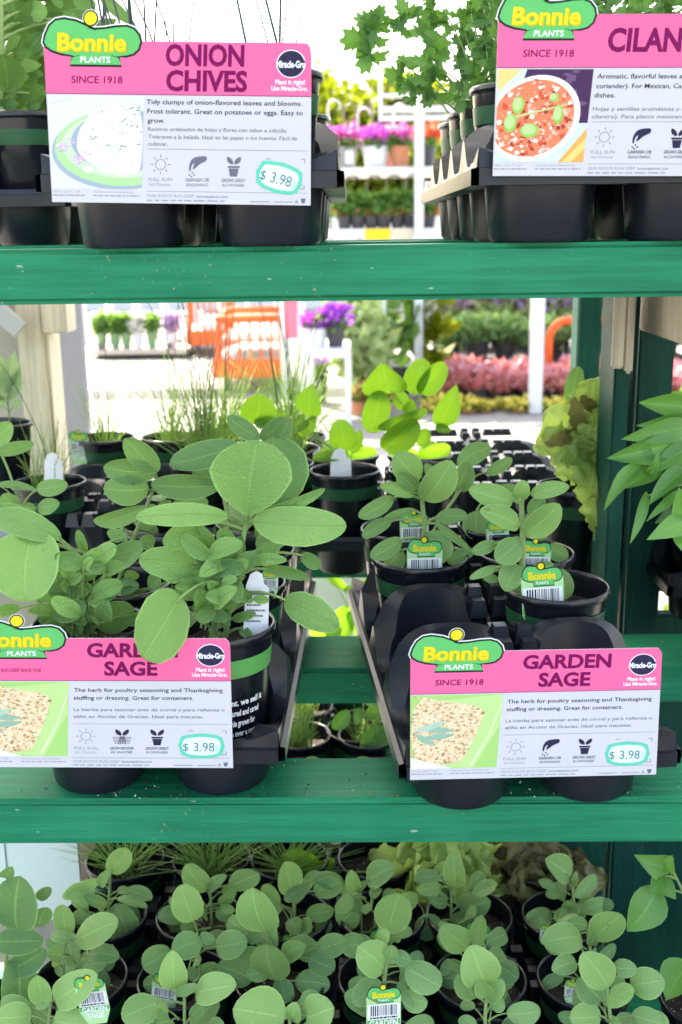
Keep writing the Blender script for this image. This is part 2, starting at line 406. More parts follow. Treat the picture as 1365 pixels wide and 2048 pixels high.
def tray(label, x, y, z, rows, rz=0.0, group='black carrying trays on the rack', knobs=False, ph=0.120):
    if (rows, knobs, ph) not in TRAYS:
        o = tray_mesh(rows, 2, knobs, ph).build('carrying_tray', auto=40); TRAYS[rows, knobs, ph] = o.data
    else:
        o = bpy.data.objects.new('carrying_tray', TRAYS[rows, knobs, ph]); COL.objects.link(o)
    o.location = (x, y, z); o.rotation_euler = (0, 0, rz); tag(o, label, 'tray', group)
    def cell(c, r):
        v = Matrix.Rotation(rz, 3, 'Z') @ Vector(((c-0.5)*PITCHC, r*PITCHC, 0)); return Vector((x, y, z+0.007)) + v
    return cell

# ------------------------------------------------------------------ text and flat print
_tc = {}
def text_geo(body, bold=0.0):
    k = (body, bold)
    if k in _tc: return _tc[k]
    cu = bpy.data.curves.new('lettering', 'FONT'); cu.body = body; cu.size = 1.0; cu.offset = bold; cu.resolution_u = 3
    cu.align_x = 'LEFT'; ob = bpy.data.objects.new('lettering', cu); COL.objects.link(ob)
    dg = bpy.context.evaluated_depsgraph_get(); me = bpy.data.meshes.new_from_object(ob.evaluated_get(dg))
    V = [(v.co.x, v.co.y) for v in me.vertices]; Fc = [tuple(p.vertices) for p in me.polygons]
    bpy.data.objects.remove(ob); bpy.data.curves.remove(cu); bpy.data.meshes.remove(me)
    if V:
        x0 = min(v[0] for v in V); V = [(a-x0, b) for a, b in V]
    _tc[k] = (V, Fc); return _tc[k]
def put_text(mb, body, x0, x1, y0, cap, mapf, m, bold=0.0, shear=0.0):
    """letters from x0 to x1 (print units), baseline y0 (down axis), capital height cap"""
    V, Fc = text_geo(body, bold)
    if not V: return
    wd = max(v[0] for v in V); sx = (x1-x0)/wd; sy = cap/0.72
    n = mb.add([mapf(x0+a*sx+shear*b*sy, y0-b*sy) for a, b in V])
    for f in Fc: mb.face([n+i for i in f], m)
def strokes(mb, x0, x1, y0, h, mapf, m, seed=1):
    """print too small to read in the photograph: word-long dashes"""
    rng = random.Random(seed); x = x0
    while x < x1:
        w_ = min((x1-x0)*rng.uniform(0.05, 0.16), x1-x); n = mb.add([mapf(x, y0), mapf(x+w_, y0), mapf(x+w_, y0-h), mapf(x, y0-h)]); mb.face((n, n+1, n+2, n+3), m); x += w_+(x1-x0)*0.025
def printmat(name, c, rough=0.5): return plain('print '+name, [x*(0.84 if max(c) > 0.35 else 0.8) for x in c], rough, 0.12)
PINK = printmat('pink', (1.0, 0.15, 0.345)); MAG = printmat('dark magenta', (0.21, 0.004, 0.10)); NAVY = printmat('navy', (0.030, 0.027, 0.07))
GREY = printmat('grey', (0.17, 0.165, 0.22)); PAPER = printmat('paper', (0.63, 0.62, 0.655)); LOGO = printmat('logo green', (0.11, 0.52, 0.15))
YEL = printmat('yellow', (0.80, 0.66, 0.03)); YSH = printmat('yellow edge', (0.50, 0.48, 0.02)); INK = printmat('ink', (0.012, 0.02, 0.02)); TEAL = printmat('teal', (0.10, 0.60, 0.42)); MINT = printmat('mint white', (0.72, 0.88, 0.85))
WH = printmat('white', (0.86, 0.86, 0.88)); LGREY = printmat('light grey', (0.33, 0.32, 0.39))
BONE = [(79,95),(82,80),(90,62),(103,51),(120,48),(145,52),(165,60),(180,67),(200,66),(225,62),(247,61),(262,66),(273,78),(277,92),(273,107),(262,117),(247,121),(232,121),(238,139),(134,139),(138,121),(115,118),(96,112),(84,104)]
def grow(pts, d):
    n = len(pts); out = []
    for i in range(n):
        a, b, c = pts[i-1], pts[i], pts[(i+1) % n]
        tx, ty = c[0]-a[0], c[1]-a[1]; L = math.hypot(tx, ty) or 1
        out.append((b[0]+ty/L*d, b[1]-tx/L*d))
    return out
def smooth_poly(pts, it=2):
    for _ in range(it):
        q = []
        for i in range(len(pts)):
            a, b = pts[i], pts[(i+1) % len(pts)]
            q += [(a[0]*0.75+b[0]*0.25, a[1]*0.75+b[1]*0.25), (a[0]*0.25+b[0]*0.75, a[1]*0.25+b[1]*0.75)]
        pts = q
    return pts
def circ(cx, cy, rx, ry=None, n=24, a0=0): 
    ry = ry or rx; return [(cx+rx*math.cos(a0+6.2832*i/n), cy+ry*math.sin(a0+6.2832*i/n)) for i in range(n)]
SW, SH = 0.232, 0.1265
def sign(label, BL, BR, Y, title, lines, lines2, pic, icons, lean=0.0, price=True, sizef=1.0, Yr=None, head='SINCE 1918', ptilt=0.0):
    a = P(BL[0], BL[1], Y); b = P(BR[0], BR[1], Yr or Y); ux = (b-a); W = ux.length; ux.normalize()
    back = Vector((0,0,1)).cross(ux).normalized(); uz = ux.cross(back)*-1
    if uz.z < 0: uz = -uz
    uz = (uz*math.cos(lean)+back*math.sin(lean)).normalized(); yb = uz.cross(ux).normalized()
    H = W*SH/SW*sizef
    root = thing('plant_sign', label, 'sign', a, 'pink plant signs clipped to the trays', world=False)
    root.rotation_euler = Matrix((ux, yb, uz)).transposed().to_euler()
    def mp(layer):
        def f(x, y):
            u = (x-(80+(y-90)*0.08))/(533-(y-90)*0.06); v = (406-y)/316.0
            return (u*W, -0.00012*layer, v*H)
        return f
    def poly(mb, pts, layer, m): 
        f = mp(layer); n = mb.add([f(x, y) for x, y in pts]); mb.face([n+i for i in range(len(pts))], m)
    def clipd(pts, x0, x1, y0, y1): return [(min(max(x, x0), x1), min(max(y, y0), y1)) for x, y in pts]
    # board with thickness
    mb = MB(); out = [(105,406),(621,406),(615,108),(613,98),(606,90),(80,90)]
    f0, f1 = mp(0), mp(-9)
    n = mb.add([f0(*q) for q in out]); k = len(out); n2 = mb.add([f1(*q) for q in out])
    mb.face([n+i for i in range(k)], PAPER); mb.face([n2+k-1-i for i in range(k)], PAPER)
    for i in range(k): mb.face((n+i, n2+i, n2+(i+1) % k, n+(i+1) % k), PAPER)
    mb.build('board', root)
    mb = MB(); poly(mb, [(88,191),(617,191),(615,108),(613,98),(606,90),(80,90)], 1, PINK); poly(mb, [(88,192.5),(617,192.5),(617,191),(88,191)], 1, MAG); mb.build('header_band', root)
    # emblem
    mb = MB(); B = smooth_poly(BONE[:17], 1)+BONE[17:]
    cb, co = circ(174, 49, 13.5), circ(174, 49, 15.5)
    nb = mb.add([mp(0)(*q) for q in grow(BONE, 3.5)]); mb.face([nb+i for i in range(len(BONE))], WH)
    poly(mb, circ(174, 49, 17), 0.6, WH); poly(mb, grow(BONE, 1), 1.6, INK); poly(mb, grow(BONE, -3.2), 2.4, LOGO); poly(mb, co, 3.2, INK); 
    poly(mb, circ(174, 49, 12.8), 4, YEL); poly(mb, [(165,66),(183,71),(205,66.5),(190,69)], 3.2, INK)
    poly(mb, [(138,121),(160,117),(150,119.5),(138,123)], 3.2, INK); poly(mb, [(232,121),(214,117),(222,120),(232,123)], 3.2, INK)
    em = mb.build('emblem', root)
    mb = MB(); put_text(mb, 'Bonnie', 110, 248, 111, 33, mp(3.2), YSH, 0.05); put_text(mb, 'Bonnie', 108, 246, 109, 33, mp(4), YEL, 0.034)
    put_text(mb, 'PLANTS', 155, 215, 132, 11.5, mp(4), WH, 0.02); mb.build('lettering', em)
    mb = MB(); put_text(mb, head, 138 if len(head) < 12 else 92, 240 if len(head) < 12 else 225, 171, 14 if len(head) < 12 else 9, mp(2.4), MAG, 0.012 if len(head) < 12 else 0.0)
    mb.build('founding_line', root)
    mb = MB()
    for body, x0, x1, y0, cap in title: put_text(mb, body, x0, x1, y0, cap, mp(2.4), MAG, 0.035)
    mb.build('title', root)
    mb = MB(); poly(mb, circ(575, 130, 29, 27), 2.4, WH); poly(mb, circ(575, 130, 27, 25), 3.2, NAVY); me_ = mb.build('round_badge', root)
    mb = MB(); poly(mb, [(547,124),(575,118),(603,124),(603,136),(575,142),(547,136)], 3.8, NAVY); put_text(mb, 'Miracle-Gro', 546, 604, 137, 13, mp(4.4), WH, 0.04)
    put_text(mb, 'Plant it right!', 545, 604, 169, 9, mp(2.4), WH, 0.03); put_text(mb, 'Use Miracle-Gro.', 537, 610, 181, 9, mp(2.4), WH, 0.03); mb.build('lettering', me_)
    # picture
    mb = MB(); X0, X1, Y0, Y1 = 97, 283, 195, 378
    x0l = lambda y: 80+(y-90)*0.08+(2 if pic != 'sage' else 0)
    rng = random.Random(sum(map(ord, pic)))
    def inpic(pts): return [(min(max(x, x0l(y)+1), X1), min(max(y, Y0), Y1)) for x, y in pts]
    def pp(pts, layer, m): poly(mb, inpic(pts), layer, m)
    base_c = {'chives': printmat('pale blue white', (0.70, 0.77, 0.82)), 'salsa': printmat('pale blue cloth', (0.60, 0.72, 0.82)), 'sage': printmat('lime table', (0.38, 0.66, 0.20))}[pic]
    poly(mb, [(x0l(Y1), Y1), (X1, Y1), (X1, Y0), (x0l(Y0), Y0)], 1, base_c)
    if pic == 'chives':
        g1, g2, gr = printmat('plate green', (0.42, 0.74, 0.34)), printmat('plate pale green', (0.60, 0.83, 0.52)), printmat('plate shadow blue', (0.36, 0.44, 0.54))
        pot_, pot2, pot3 = printmat('potato white', (0.82, 0.83, 0.84)), printmat('potato cream', (0.82, 0.74, 0.68)), printmat('potato blue', (0.70, 0.75, 0.80)); ch = printmat('chive green grey', (0.22, 0.32, 0.24))
        pl, pl2 = printmat('flower lilac', (0.66, 0.47, 0.74)), printmat('flower pale', (0.80, 0.62, 0.85))
        pp(circ(240, 302, 138, 78, 40), 1.6, gr); pp(circ(246, 296, 138, 76, 40), 2.2, g1); pp(circ(246, 290, 124, 66, 40), 2.8, g2); pp(circ(250, 283, 110, 60, 40), 3.3, gr)
        blob = [(150,300),(155,262),(172,240),(176,224),(205,217),(235,215),(283,212),(283,345),(262,348),(240,352),(224,346),(200,344),(186,330),(170,322)]
        pp(smooth_poly(blob), 3.8, pot_)
        for _ in range(26): pp(smooth_poly(circ(rng.uniform(165,275), rng.uniform(228,340), rng.uniform(5,14), rng.uniform(4,9), 6, rng.random()), 1), 4.3+0.02*_, rng.choice([pot2, pot3, pot_, WH]))
        for _ in range(46):
            x, y, a, l = rng.uniform(165,280), rng.uniform(212,335), rng.uniform(-0.9, 0.9), rng.uniform(4,11)
            if rng.random() < 0.35: x, y = rng.gauss(258, 14), rng.gauss(236, 10)
            dx, dy = math.cos(a)*l, -math.sin(a)*l; pp([(x,y),(x+dx,y+dy),(x+dx+1,y+dy+1.8),(x+1,y+1.8)], 5.2+0.01*_, ch)
        for fx, fy in ((128, 292), (160, 318)):
            for k in range(34):
                a, r = rng.uniform(0, 6.28), rng.uniform(3, 20)
                pp(circ(fx+r*math.cos(a), fy+r*0.8*math.sin(a), rng.uniform(1.5, 4), rng.uniform(1.5, 3), 6), 6+0.01*k, rng.choice([pl, pl2]))
        pp([(97,210),(140,200),(140,201),(97,211.5)], 1.6, gr)
    elif pic == 'salsa':
        bl, wht, dk = printmat('chip purple', (0.075, 0.03, 0.095)), printmat('bowl white', (0.80, 0.84, 0.88)), printmat('chip violet', (0.17, 0.09, 0.19))
        og, yl = printmat('orange cloth', (0.85, 0.42, 0.10)), printmat('yellow cloth', (0.82, 0.62, 0.22)); rd, rd2, pk, cr = printmat('tomato', (0.72, 0.10, 0.05)), printmat('tomato light', (0.82, 0.24, 0.12)), printmat('onion pink', (0.82, 0.55, 0.45)), printmat('onion white', (0.84, 0.80, 0.72))
        rd3, rd4 = printmat('tomato deep', (0.42, 0.05, 0.03)), printmat('tomato pale', (0.88, 0.40, 0.26)); lf, lf2 = printmat('garnish green', (0.33, 0.56, 0.10)), printmat('garnish pale', (0.50, 0.70, 0.30))
        pp([(88,195),(140,195),(100,235),(92,235)], 1.6, yl); pp([(150,195),(283,195),(283,300),(240,300),(145,215)], 1.6, bl)
        for _ in range(16): pp(circ(rng.uniform(225,280), rng.uniform(197,285), rng.uniform(4,14), rng.uniform(3,9), 4, rng.random()*3), 1.9+0.02*_, rng.choice([dk, bl, dk]))
        pp([(283,310),(283,378),(232,378)], 2.2, og); pp([(283,330),(283,350),(258,378),(240,378)], 2.5, yl)
        pp([(x+0.10*(290-y), y) for x, y in circ(174, 292, 92, 86, 48)], 2.9, wht); pp([(x+0.10*(290-y), y) for x, y in circ(172, 291, 82, 76, 48)], 3.4, rd2)
        for _ in range(420):
            a, r = rng.uniform(0, 6.28), math.sqrt(rng.random())
            x, y = 172+r*79*math.cos(a), 291+r*73*math.sin(a); x += 0.10*(290-y); s = rng.uniform(2.0, 6.5)
            pp(circ(x, y, s, s*rng.uniform(0.7, 1), rng.choice([4, 5]), rng.random()*3), 3.6+0.0036*_, rng.choice([rd, rd2, rd2, rd2, rd3, rd4, pk, cr, cr if y > 330 else rd]))
        pp([(120,290),(240,262),(240,264),(121,294)], 5.4, lf2)
        for (x, y, rx, ry) in ((128,300,14,20),(140,265,13,18),(168,315,20,15),(222,283,11,20),(210,250,10,9)):
            pp(smooth_poly(circ(x, y, rx, ry, 9), 1), 5.8, lf); pp(smooth_poly(circ(x-2, y-2, rx*0.75, ry*0.75, 8), 1), 6.2, lf2)
    else:
        dish, dish2 = printmat('dish green', (0.50, 0.72, 0.28)), printmat('dish pale', (0.70, 0.85, 0.52)); tn = [printmat('stuffing '+str(i), c) for i, c in enumerate([(0.80,0.60,0.34),(0.84,0.70,0.45),(0.80,0.46,0.24),(0.86,0.76,0.55),(0.70,0.42,0.24),(0.82,0.52,0.32),(0.46,0.24,0.12),(0.62,0.30,0.14),(0.9,0.82,0.66),(0.55,0.42,0.2)])]
        sg, sg2 = printmat('sage garnish', (0.30, 0.48, 0.36)), printmat('sage garnish pale', (0.45, 0.62, 0.48))
        pp([(97,215),(283,195),(283,270),(235,378),(97,372)], 1.6, dish); pp([(97,350),(190,378),(97,378)], 1.8, WH); pp([(283,215),(283,222),(262,300),(232,372),(226,372),(258,300)], 2.2, dish2)
        food = [(97,196),(170,212),(232,222),(247,238),(240,270),(222,330),(208,362),(160,368),(97,345)]; pp(smooth_poly(food, 1), 2.6, tn[1])
        def inside(x, y):
            c = False
            for i in range(len(food)):
                (xa, ya), (xb, yb_) = food[i-1], food[i]
                if (ya > y) != (yb_ > y) and x < (xb-xa)*(y-ya)/(yb_-ya)+xa: c = not c
            return c
        k = 0
        while k < 700:
            x, y = rng.uniform(92, 250), rng.uniform(196, 370)
            if not inside(x, y): continue
            s = rng.uniform(1.2, 4.6); pp(smooth_poly(circ(x, y, s, s*rng.uniform(0.5, 1), 5, rng.random()*3), 1), 3+0.0034*k, rng.choice(tn)); k += 1
        for (x, y, a, l) in ((100,285,0.35,75),(110,275,-0.1,80),(105,290,-0.55,55),(120,300,0.1,70)):
            dx, dy = math.cos(a), -math.sin(a); pts = []
            for i in range(9): s = i/8; pts.append((x+dx*l*s-dy*9*math.sin(math.pi*s), y+dy*l*s+dx*9*math.sin(math.pi*s)))
            for i in range(8, -1, -1): s = i/8; pts.append((x+dx*l*s+dy*6*math.sin(math.pi*s), y+dy*l*s-dx*6*math.sin(math.pi*s)))
            pp(pts, 5.6+0.2*l/100+a*0.2, rng.choice([sg, sg2]))
    mb.build('picture', root)
    # words
    mb = MB()
    for body, x0, x1, y0 in lines: put_text(mb, body, x0, x1, y0, 9.5, mp(1.2), NAVY, 0.010)
    mb.build('description', root)
    mb = MB()
    for body, x0, x1, y0 in lines2: put_text(mb, body, x0, x1, y0, 8.0, mp(1.2), GREY, 0.004)
    mb.build('translation', root)
    mb = MB()
    for y in (297, 381): poly(mb, [(292,y),(614,y),(614,y+1.2),(292,y+1.2)], 1, LGREY)
    for x, sx in ((600, -1),): 
        for y, sy in ((313, 1), (374, -1)): poly(mb, [(x+8,y),(x+8,y+9*sy),(x+6,y+9*sy),(x+6,y+2*sy),(x-1,y+2*sy),(x-1,y)], 1.2, LGREY)
    poly(mb, [(530,313),(540,313),(540,315),(530,315)], 1.2, LGREY)
    put_text(mb, 'OUR ROOTS RUN DEEP', 294, 389, 393.5, 6.5, mp(1.2), LGREY, 0.0); put_text(mb, 'bonnieplants.com', 394, 456, 393.5, 6, mp(1.2), GREY, 0.0)
    for i, (q0, q1, yy, s) in enumerate(((106,160,386,'Plant size 7" tall'),(188,268,386,'Harvest time: Immediately'),(106,172,393,'Tamaño de la planta'),(188,280,393,'Tiempo de cosecha: inmediato'),(294,450,401,''),(500,540,401,''),(548,585,401,''))):
        (put_text(mb, s, q0, q1, yy, 4.2, mp(1.2), LGREY, 0.0) if i < 2 else strokes(mb, q0, q1, yy, 2.6, mp(1.2), LGREY, i))
    poly(mb, circ(593, 399, 5, 5, 3, -1.57), 1.2, LGREY); poly(mb, [(601,392),(611,392),(609,402),(603,402)], 1.2, GREY)
    mb.build('small_print', root)
    cap = {'sun': ('FULL SUN', 'Sol Directo'), 'hand': ('GARNISH OR', 'SEASONING'), 'pot': ('GROWS GREAT', 'IN CONTAINERS'), 'root': ('GROW INDOORS', 'IN WATER')}
    for cx, kind in zip((320, 394, 466), icons):
        mb = MB(); ic = LGREY if kind == 'sun' else GREY if pic == 'chives' else NAVY; cy = 328
        if kind == 'sun':
            o_, i_ = circ(cx, cy, 11, n=20), circ(cx, cy, 9.3, n=20); f = mp(1.2); no = mb.add([f(*q) for q in o_]); ni = mb.add([f(*q) for q in i_])
            for i in range(20): mb.face((no+i, no+(i+1) % 20, ni+(i+1) % 20, ni+i), ic)
            for i in range(8):
                a = i*0.7854; c_, s_ = math.cos(a), math.sin(a); poly(mb, [(cx+14*c_-s_, cy+14*s_+c_), (cx+20*c_-s_, cy+20*s_+c_), (cx+20*c_+s_, cy+20*s_-c_), (cx+14*c_+s_, cy+14*s_-c_)], 1.2, ic)
        elif kind == 'hand':
            poly(mb, smooth_poly([(cx+18,cy-18),(cx+18,cy-8),(cx+4,cy-2),(cx-4,cy+6),(cx-10,cy+10),(cx-8,cy+2),(cx-6,cy-4),(cx-12,cy),(cx-14,cy+14),(cx-17,cy+12),(cx-17,cy-2),(cx-10,cy-14),(cx+2,cy-17)], 1), 1.2, ic)
            for dx, dy in ((-10,16),(-6,20),(-16,20),(-12,23)): poly(mb, circ(cx+dx, cy+dy, 1.8, n=6), 1.2, ic)
        else:
            for sx in (-1, 1): poly(mb, smooth_poly([(cx,cy-2),(cx+3*sx,cy-12),(cx+14*sx,cy-19),(cx+14*sx,cy-8),(cx+6*sx,cy-2)], 1), 1.2, ic)
            if kind == 'pot':
                poly(mb, [(cx-12,cy+1),(cx+12,cy+1),(cx+12,cy+5),(cx-12,cy+5)], 1.2, ic); poly(mb, [(cx-10,cy+6),(cx+10,cy+6),(cx+7,cy+22),(cx-7,cy+22)], 1.2, ic)
            else:
                for k in range(5): poly(mb, [(cx-20+k,cy+2+3.6*k),(cx+20-k,cy+2+3.6*k),(cx+20-k,cy+3+3.6*k),(cx-20+k,cy+3+3.6*k)], 1.2, ic)
                for k in range(-2, 3): poly(mb, [(cx+k*2,cy),(cx+k*2+1.5,cy),(cx+k*4+1,cy+20),(cx+k*4,cy+20)], 1.4, ic)
        l1, l2 = cap[kind]; put_text(mb, l1, cx-24, cx+24, 361, 7, mp(1.2), ic, 0.01); put_text(mb, l2, cx-22, cx+22, 370.5, 6, mp(1.2), ic, 0.0)
        mb.build('icon', root)
    if price:
        c, s = math.cos(ptilt), math.sin(ptilt)
        def rot(pts, cx=557, cy=352): return [(cx+(x*c-y*s), cy+(x*s+y*c)) for x, y in pts]
        outl = [(-48,-2),(-42,-24),(-30,-28),(0,-32),(30,-28),(42,-22),(47,0),(42,20),(30,27),(0,31),(-28,27),(-42,20)]
        mb = MB(); poly(mb, rot(outl), 2, TEAL)
        rag = []
        for i, (x, y) in enumerate(smooth_poly([(q*0.84, r*0.74) for q, r in outl], 2)): k = 1+0.035*(i % 2); rag.append((x*k, y*k))
        poly(mb, rot(rag), 3, MINT); st = mb.build('price_sticker', root)
        mb = MB(); base = mp(4)
        def rm(x, y): 
            q = rot([(x, y)])[0]; return base(*q)
        put_text(mb, '$', -38, -27, 11, 19, rm, printmat('price ink', (0.09, 0.22, 0.24)), 0.0); put_text(mb, '3.98', -16, 26, 12, 22, rm, printmat('price ink', (0.09, 0.22, 0.24)), 0.0)
        put_text(mb, 'EACH', 29, 40, 3, 6, rm, TEAL, 0.0); put_text(mb, '00', 29, 39, 12, 7, rm, TEAL, 0.0)
        mb.build('price_lettering', st)
    return root

# ------------------------------------------------------------------ setting: ground
ZT, ZM, ZL = 1.289, 0.794, 0.310          # shelf tops
def ground_mat():
    m, nt, b = nmat('sunlit concrete')
    v = objco(nt); n = noise(nt, 0.6, 5, v); n2 = noise(nt, 25, 4, v)
    c = mixcol(nt, n, (0.185, 0.178, 0.167), (0.255, 0.246, 0.232)); c = mixcol(nt, math_(nt, 'MULTIPLY', n2, 0.35), c, (0.15, 0.145, 0.14))
    nt.links.new(c, b.inputs['Base Color']); b.inputs['Roughness'].default_value = 0.85; bump(nt, b, n2, 0.3, 0.003); return m
mb = MB(); mb.box((-600, -300, -0.3), (600, 900, 0), ground_mat()); tag(mb.build('ground'), kind='structure')

# ------------------------------------------------------------------ the green rack
rack = thing('plant_rack', 'green painted timber plant rack with three slatted shelves, black trays standing on it', 'plant rack', (0, 1.3, 0))
def board(x0, x1, y0, y1, z1, th=0.0465, mat_=GREEN):
    mb = MB(); mb.box((x0, y0, z1-th), (x1, y1, z1), mat_, 0.005); return mb.build('shelf_board', rack, auto=40)
for z, spec in ((ZT, ((0.955, 1.045), (1.26, 1.35), (1.56, 1.65))), (ZM, ((0.905, 0.992), (1.215, 1.330), (1.71, 1.80))), (ZL, ((0.84, 0.93), (1.22, 1.31), (1.60, 1.69), (1.95, 2.04)))):
    for y0, y1 in spec: board(-1.05, 0.95, y0, y1, z)
def post(px0, px1, y0, y1, z0, z1, m, nm='post'):
    xa = P(px0, 900, y0).x; xb = P(px1, 900, y0).x
    mb = MB(); mb.box((xa, y0, z0), (xb, y1, z1), m, 0.003); return mb.build(nm, rack, auto=40)
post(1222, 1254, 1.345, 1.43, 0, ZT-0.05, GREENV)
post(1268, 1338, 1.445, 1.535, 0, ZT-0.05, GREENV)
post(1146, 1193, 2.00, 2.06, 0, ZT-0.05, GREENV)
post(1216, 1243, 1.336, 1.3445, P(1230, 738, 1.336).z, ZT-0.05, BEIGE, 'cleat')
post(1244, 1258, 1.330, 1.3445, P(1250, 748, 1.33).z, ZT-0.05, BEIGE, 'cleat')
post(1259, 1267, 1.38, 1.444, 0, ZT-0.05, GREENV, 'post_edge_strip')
mb = MB(); xa = P(1280, 640, 1.43).x; mb.box((xa, 1.06, 1.172), (xa+0.042, 1.44, ZT-0.049), BEIGE, 0.003); mb.build('shelf_bearer', rack)
mb = MB(); xa = P(1150, 600, 1.95).x; mb.box((xa, 1.90, 1.215), (xa+0.16, 1.945, ZT-0.049), BEIGE, 0.003); mb.build('shelf_bearer', rack)
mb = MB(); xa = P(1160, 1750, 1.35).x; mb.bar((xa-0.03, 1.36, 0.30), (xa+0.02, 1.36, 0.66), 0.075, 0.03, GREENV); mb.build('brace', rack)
mb = MB(); xa = P(1238, 1750, 1.62).x; mb.box((xa, 1.56, 0.0), (xa+0.9, 1.585, 0.735), GREENV, 0.003); mb.build('added_dark_panel', rack)  # dark sheet added to stand for the shaded inside of the next bay
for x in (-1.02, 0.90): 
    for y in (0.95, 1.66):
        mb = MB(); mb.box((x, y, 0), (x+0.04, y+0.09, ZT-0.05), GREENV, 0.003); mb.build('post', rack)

# pale lumber frame at the left behind the chives
Yf = 1.98
fr = thing('timber_frame', 'pale unpainted timber post with bracket block behind the left chive pots', 'timber frame', P(70, 900, Yf)*1)
fr.location.z = 0; fr['_world'] = tuple(fr.location)
def fbox(nm, px0, px1, y0, y1, z0, z1, m=BEIGE):
    mb = MB(); mb.box((P(px0, 760, y0).x, y0, z0), (P(px1, 760, y0).x, y1, z1), m, 0.002); return mb.build(nm, fr)
zt = P(100, 592, Yf).z+0.1
fbox('post', 42, 92, Yf, Yf+0.09, 0, zt, BEIGE); fbox('post_strip', 93, 103, Yf+0.01, Yf+0.09, 0, P(100, 668, Yf).z, plain('fresh cut pale lumber', (0.62, 0.54, 0.42), 0.6, 0.3, 0.15))
fbox('bracket_block', 93, 142, Yf-0.02, Yf+0.05, P(100, 665, Yf).z, zt)
mb = MB(); mb.bar(P(-40, 590, Yf-0.03), P(42, 660, Yf-0.03), 0.03, 0.02, plain('painted grey steel', (0.42, 0.43, 0.46), 0.4)); mb.build('brace', fr)
mb = MB(); mb.box((P(-160, 700, 1.97).x, 1.985, 0), (P(41, 700, 1.97).x, 2.06, zt), plain('weathered lumber', (0.36, 0.33, 0.30), 0.7, 0.3, 0.2)); mb.build('side_panel', fr)
mb = MB(); Yp = 2.6; mb.box((P(60, 700, Yp).x, Yp, 0), (P(165, 700, Yp).x, Yp+0.03, 1.7), plain('blue grey sheet metal', (0.17, 0.18, 0.215), 0.4, 0.5, 0.06)); 
tag(mb.build('metal_panel', None), 'blue grey sheet metal panel standing behind the pale timber post', 'panel')

# ------------------------------------------------------------------ tags stuck in the pots
BAR = printmat('barcode black', (0.02, 0.02, 0.025)); TAGG = printmat('tag green', (0.10, 0.42, 0.09)); TAGL = printmat('tag light green', (0.45, 0.75, 0.35))
def plant_tag(px, py, Y, wpx, label, rot=0.0, name=True, hf=1.15, lean=0.08):
    c = P(px, py, Y); s = m_per_px(c)*wpx; root = thing('plant_tag', label, 'plant tag', c, 'plant tags in the pots', world=False)
    root.rotation_euler = (-lean, rot, random.uniform(-0.15, 0.15)); s2 = s/2
    def f(l): return lambda x, y: (x*s, -0.00015*l, -y*s)
    def poly(mb, pts, l, m): n = mb.add([f(l)(*q) for q in pts]); mb.face([n+i for i in range(len(pts))], m)
    mb = MB(); out = [(-0.5, -0.12), (-0.5, hf-0.36), (-0.3, hf+0.1), (0.3, hf+0.1), (0.5, hf-0.36), (0.5, -0.12), (0.42, -0.30), (-0.42, -0.30)]
    n = mb.add([(x*s, 0, -y*s) for x, y in out]); n2 = mb.add([(x*s, 0.0006, -y*s) for x, y in out]); k = len(out)
    mb.face([n+i for i in range(k)], TAGL); mb.face([n2+i for i in range(k)], WH)
    for i in range(k): mb.face((n+i, n2+i, n2+(i+1) % k, n+(i+1) % k), WH)
    mb.build('card', root)
    mb = MB(); B = [((x-178)/210, (y-92)/190-0.18) for x, y in BONE]; G = [((x-178)/210, (y-92)/190-0.18) for x, y in grow(BONE, 5)]
    nn = mb.add([(x*s, 0.0003, -y*s) for x, y in G]); mb.face([nn+i for i in range(len(G))], INK)
    poly(mb, G, 0.6, INK); poly(mb, B, 1.2, LOGO); poly(mb, circ(-0.02, -0.40, 0.105), 1.6, INK); poly(mb, circ(-0.02, -0.40, 0.075), 2.2, YEL); em = mb.build('emblem', root)
    mb = MB(); put_text(mb, 'Bonnie', -0.33, 0.33, -0.08, 0.19, f(2), YEL, 0.05); put_text(mb, 'PLANTS', -0.15, 0.15, 0.04, 0.07, f(2), WH, 0.02); mb.build('lettering', em)
    mb = MB(); poly(mb, [(-0.47, 0.12), (0.47, 0.12), (0.47, 0.60), (-0.47, 0.60)], 1.0, WH)
    x = -0.38; rng = random.Random(5)
    while x < 0.38:
        wd = rng.choice([0.014, 0.02, 0.035]); poly(mb, [(x, 0.16), (x+wd, 0.16), (x+wd, 0.48), (x, 0.48)], 1.7, BAR); x += wd+rng.choice([0.015, 0.025, 0.035])
    strokes(mb, -0.4, 0.4, 0.57, 0.05, f(1.7), BAR, 3)
    mb.build('barcode', root)
    mb = MB(); poly(mb, [(-0.48, 0.62), (0.48, 0.62), (0.48, hf-0.38), (-0.48, hf-0.38)], 0.8, TAGG)
    if name: put_text(mb, 'GARDEN', -0.42, 0.42, 0.80, 0.17, f(1.6), WH, 0.035); put_text(mb, 'SAGE', -0.28, 0.28, 1.02, 0.17, f(1.6), WH, 0.035)
    mb.build('name_strip', root)
    return root
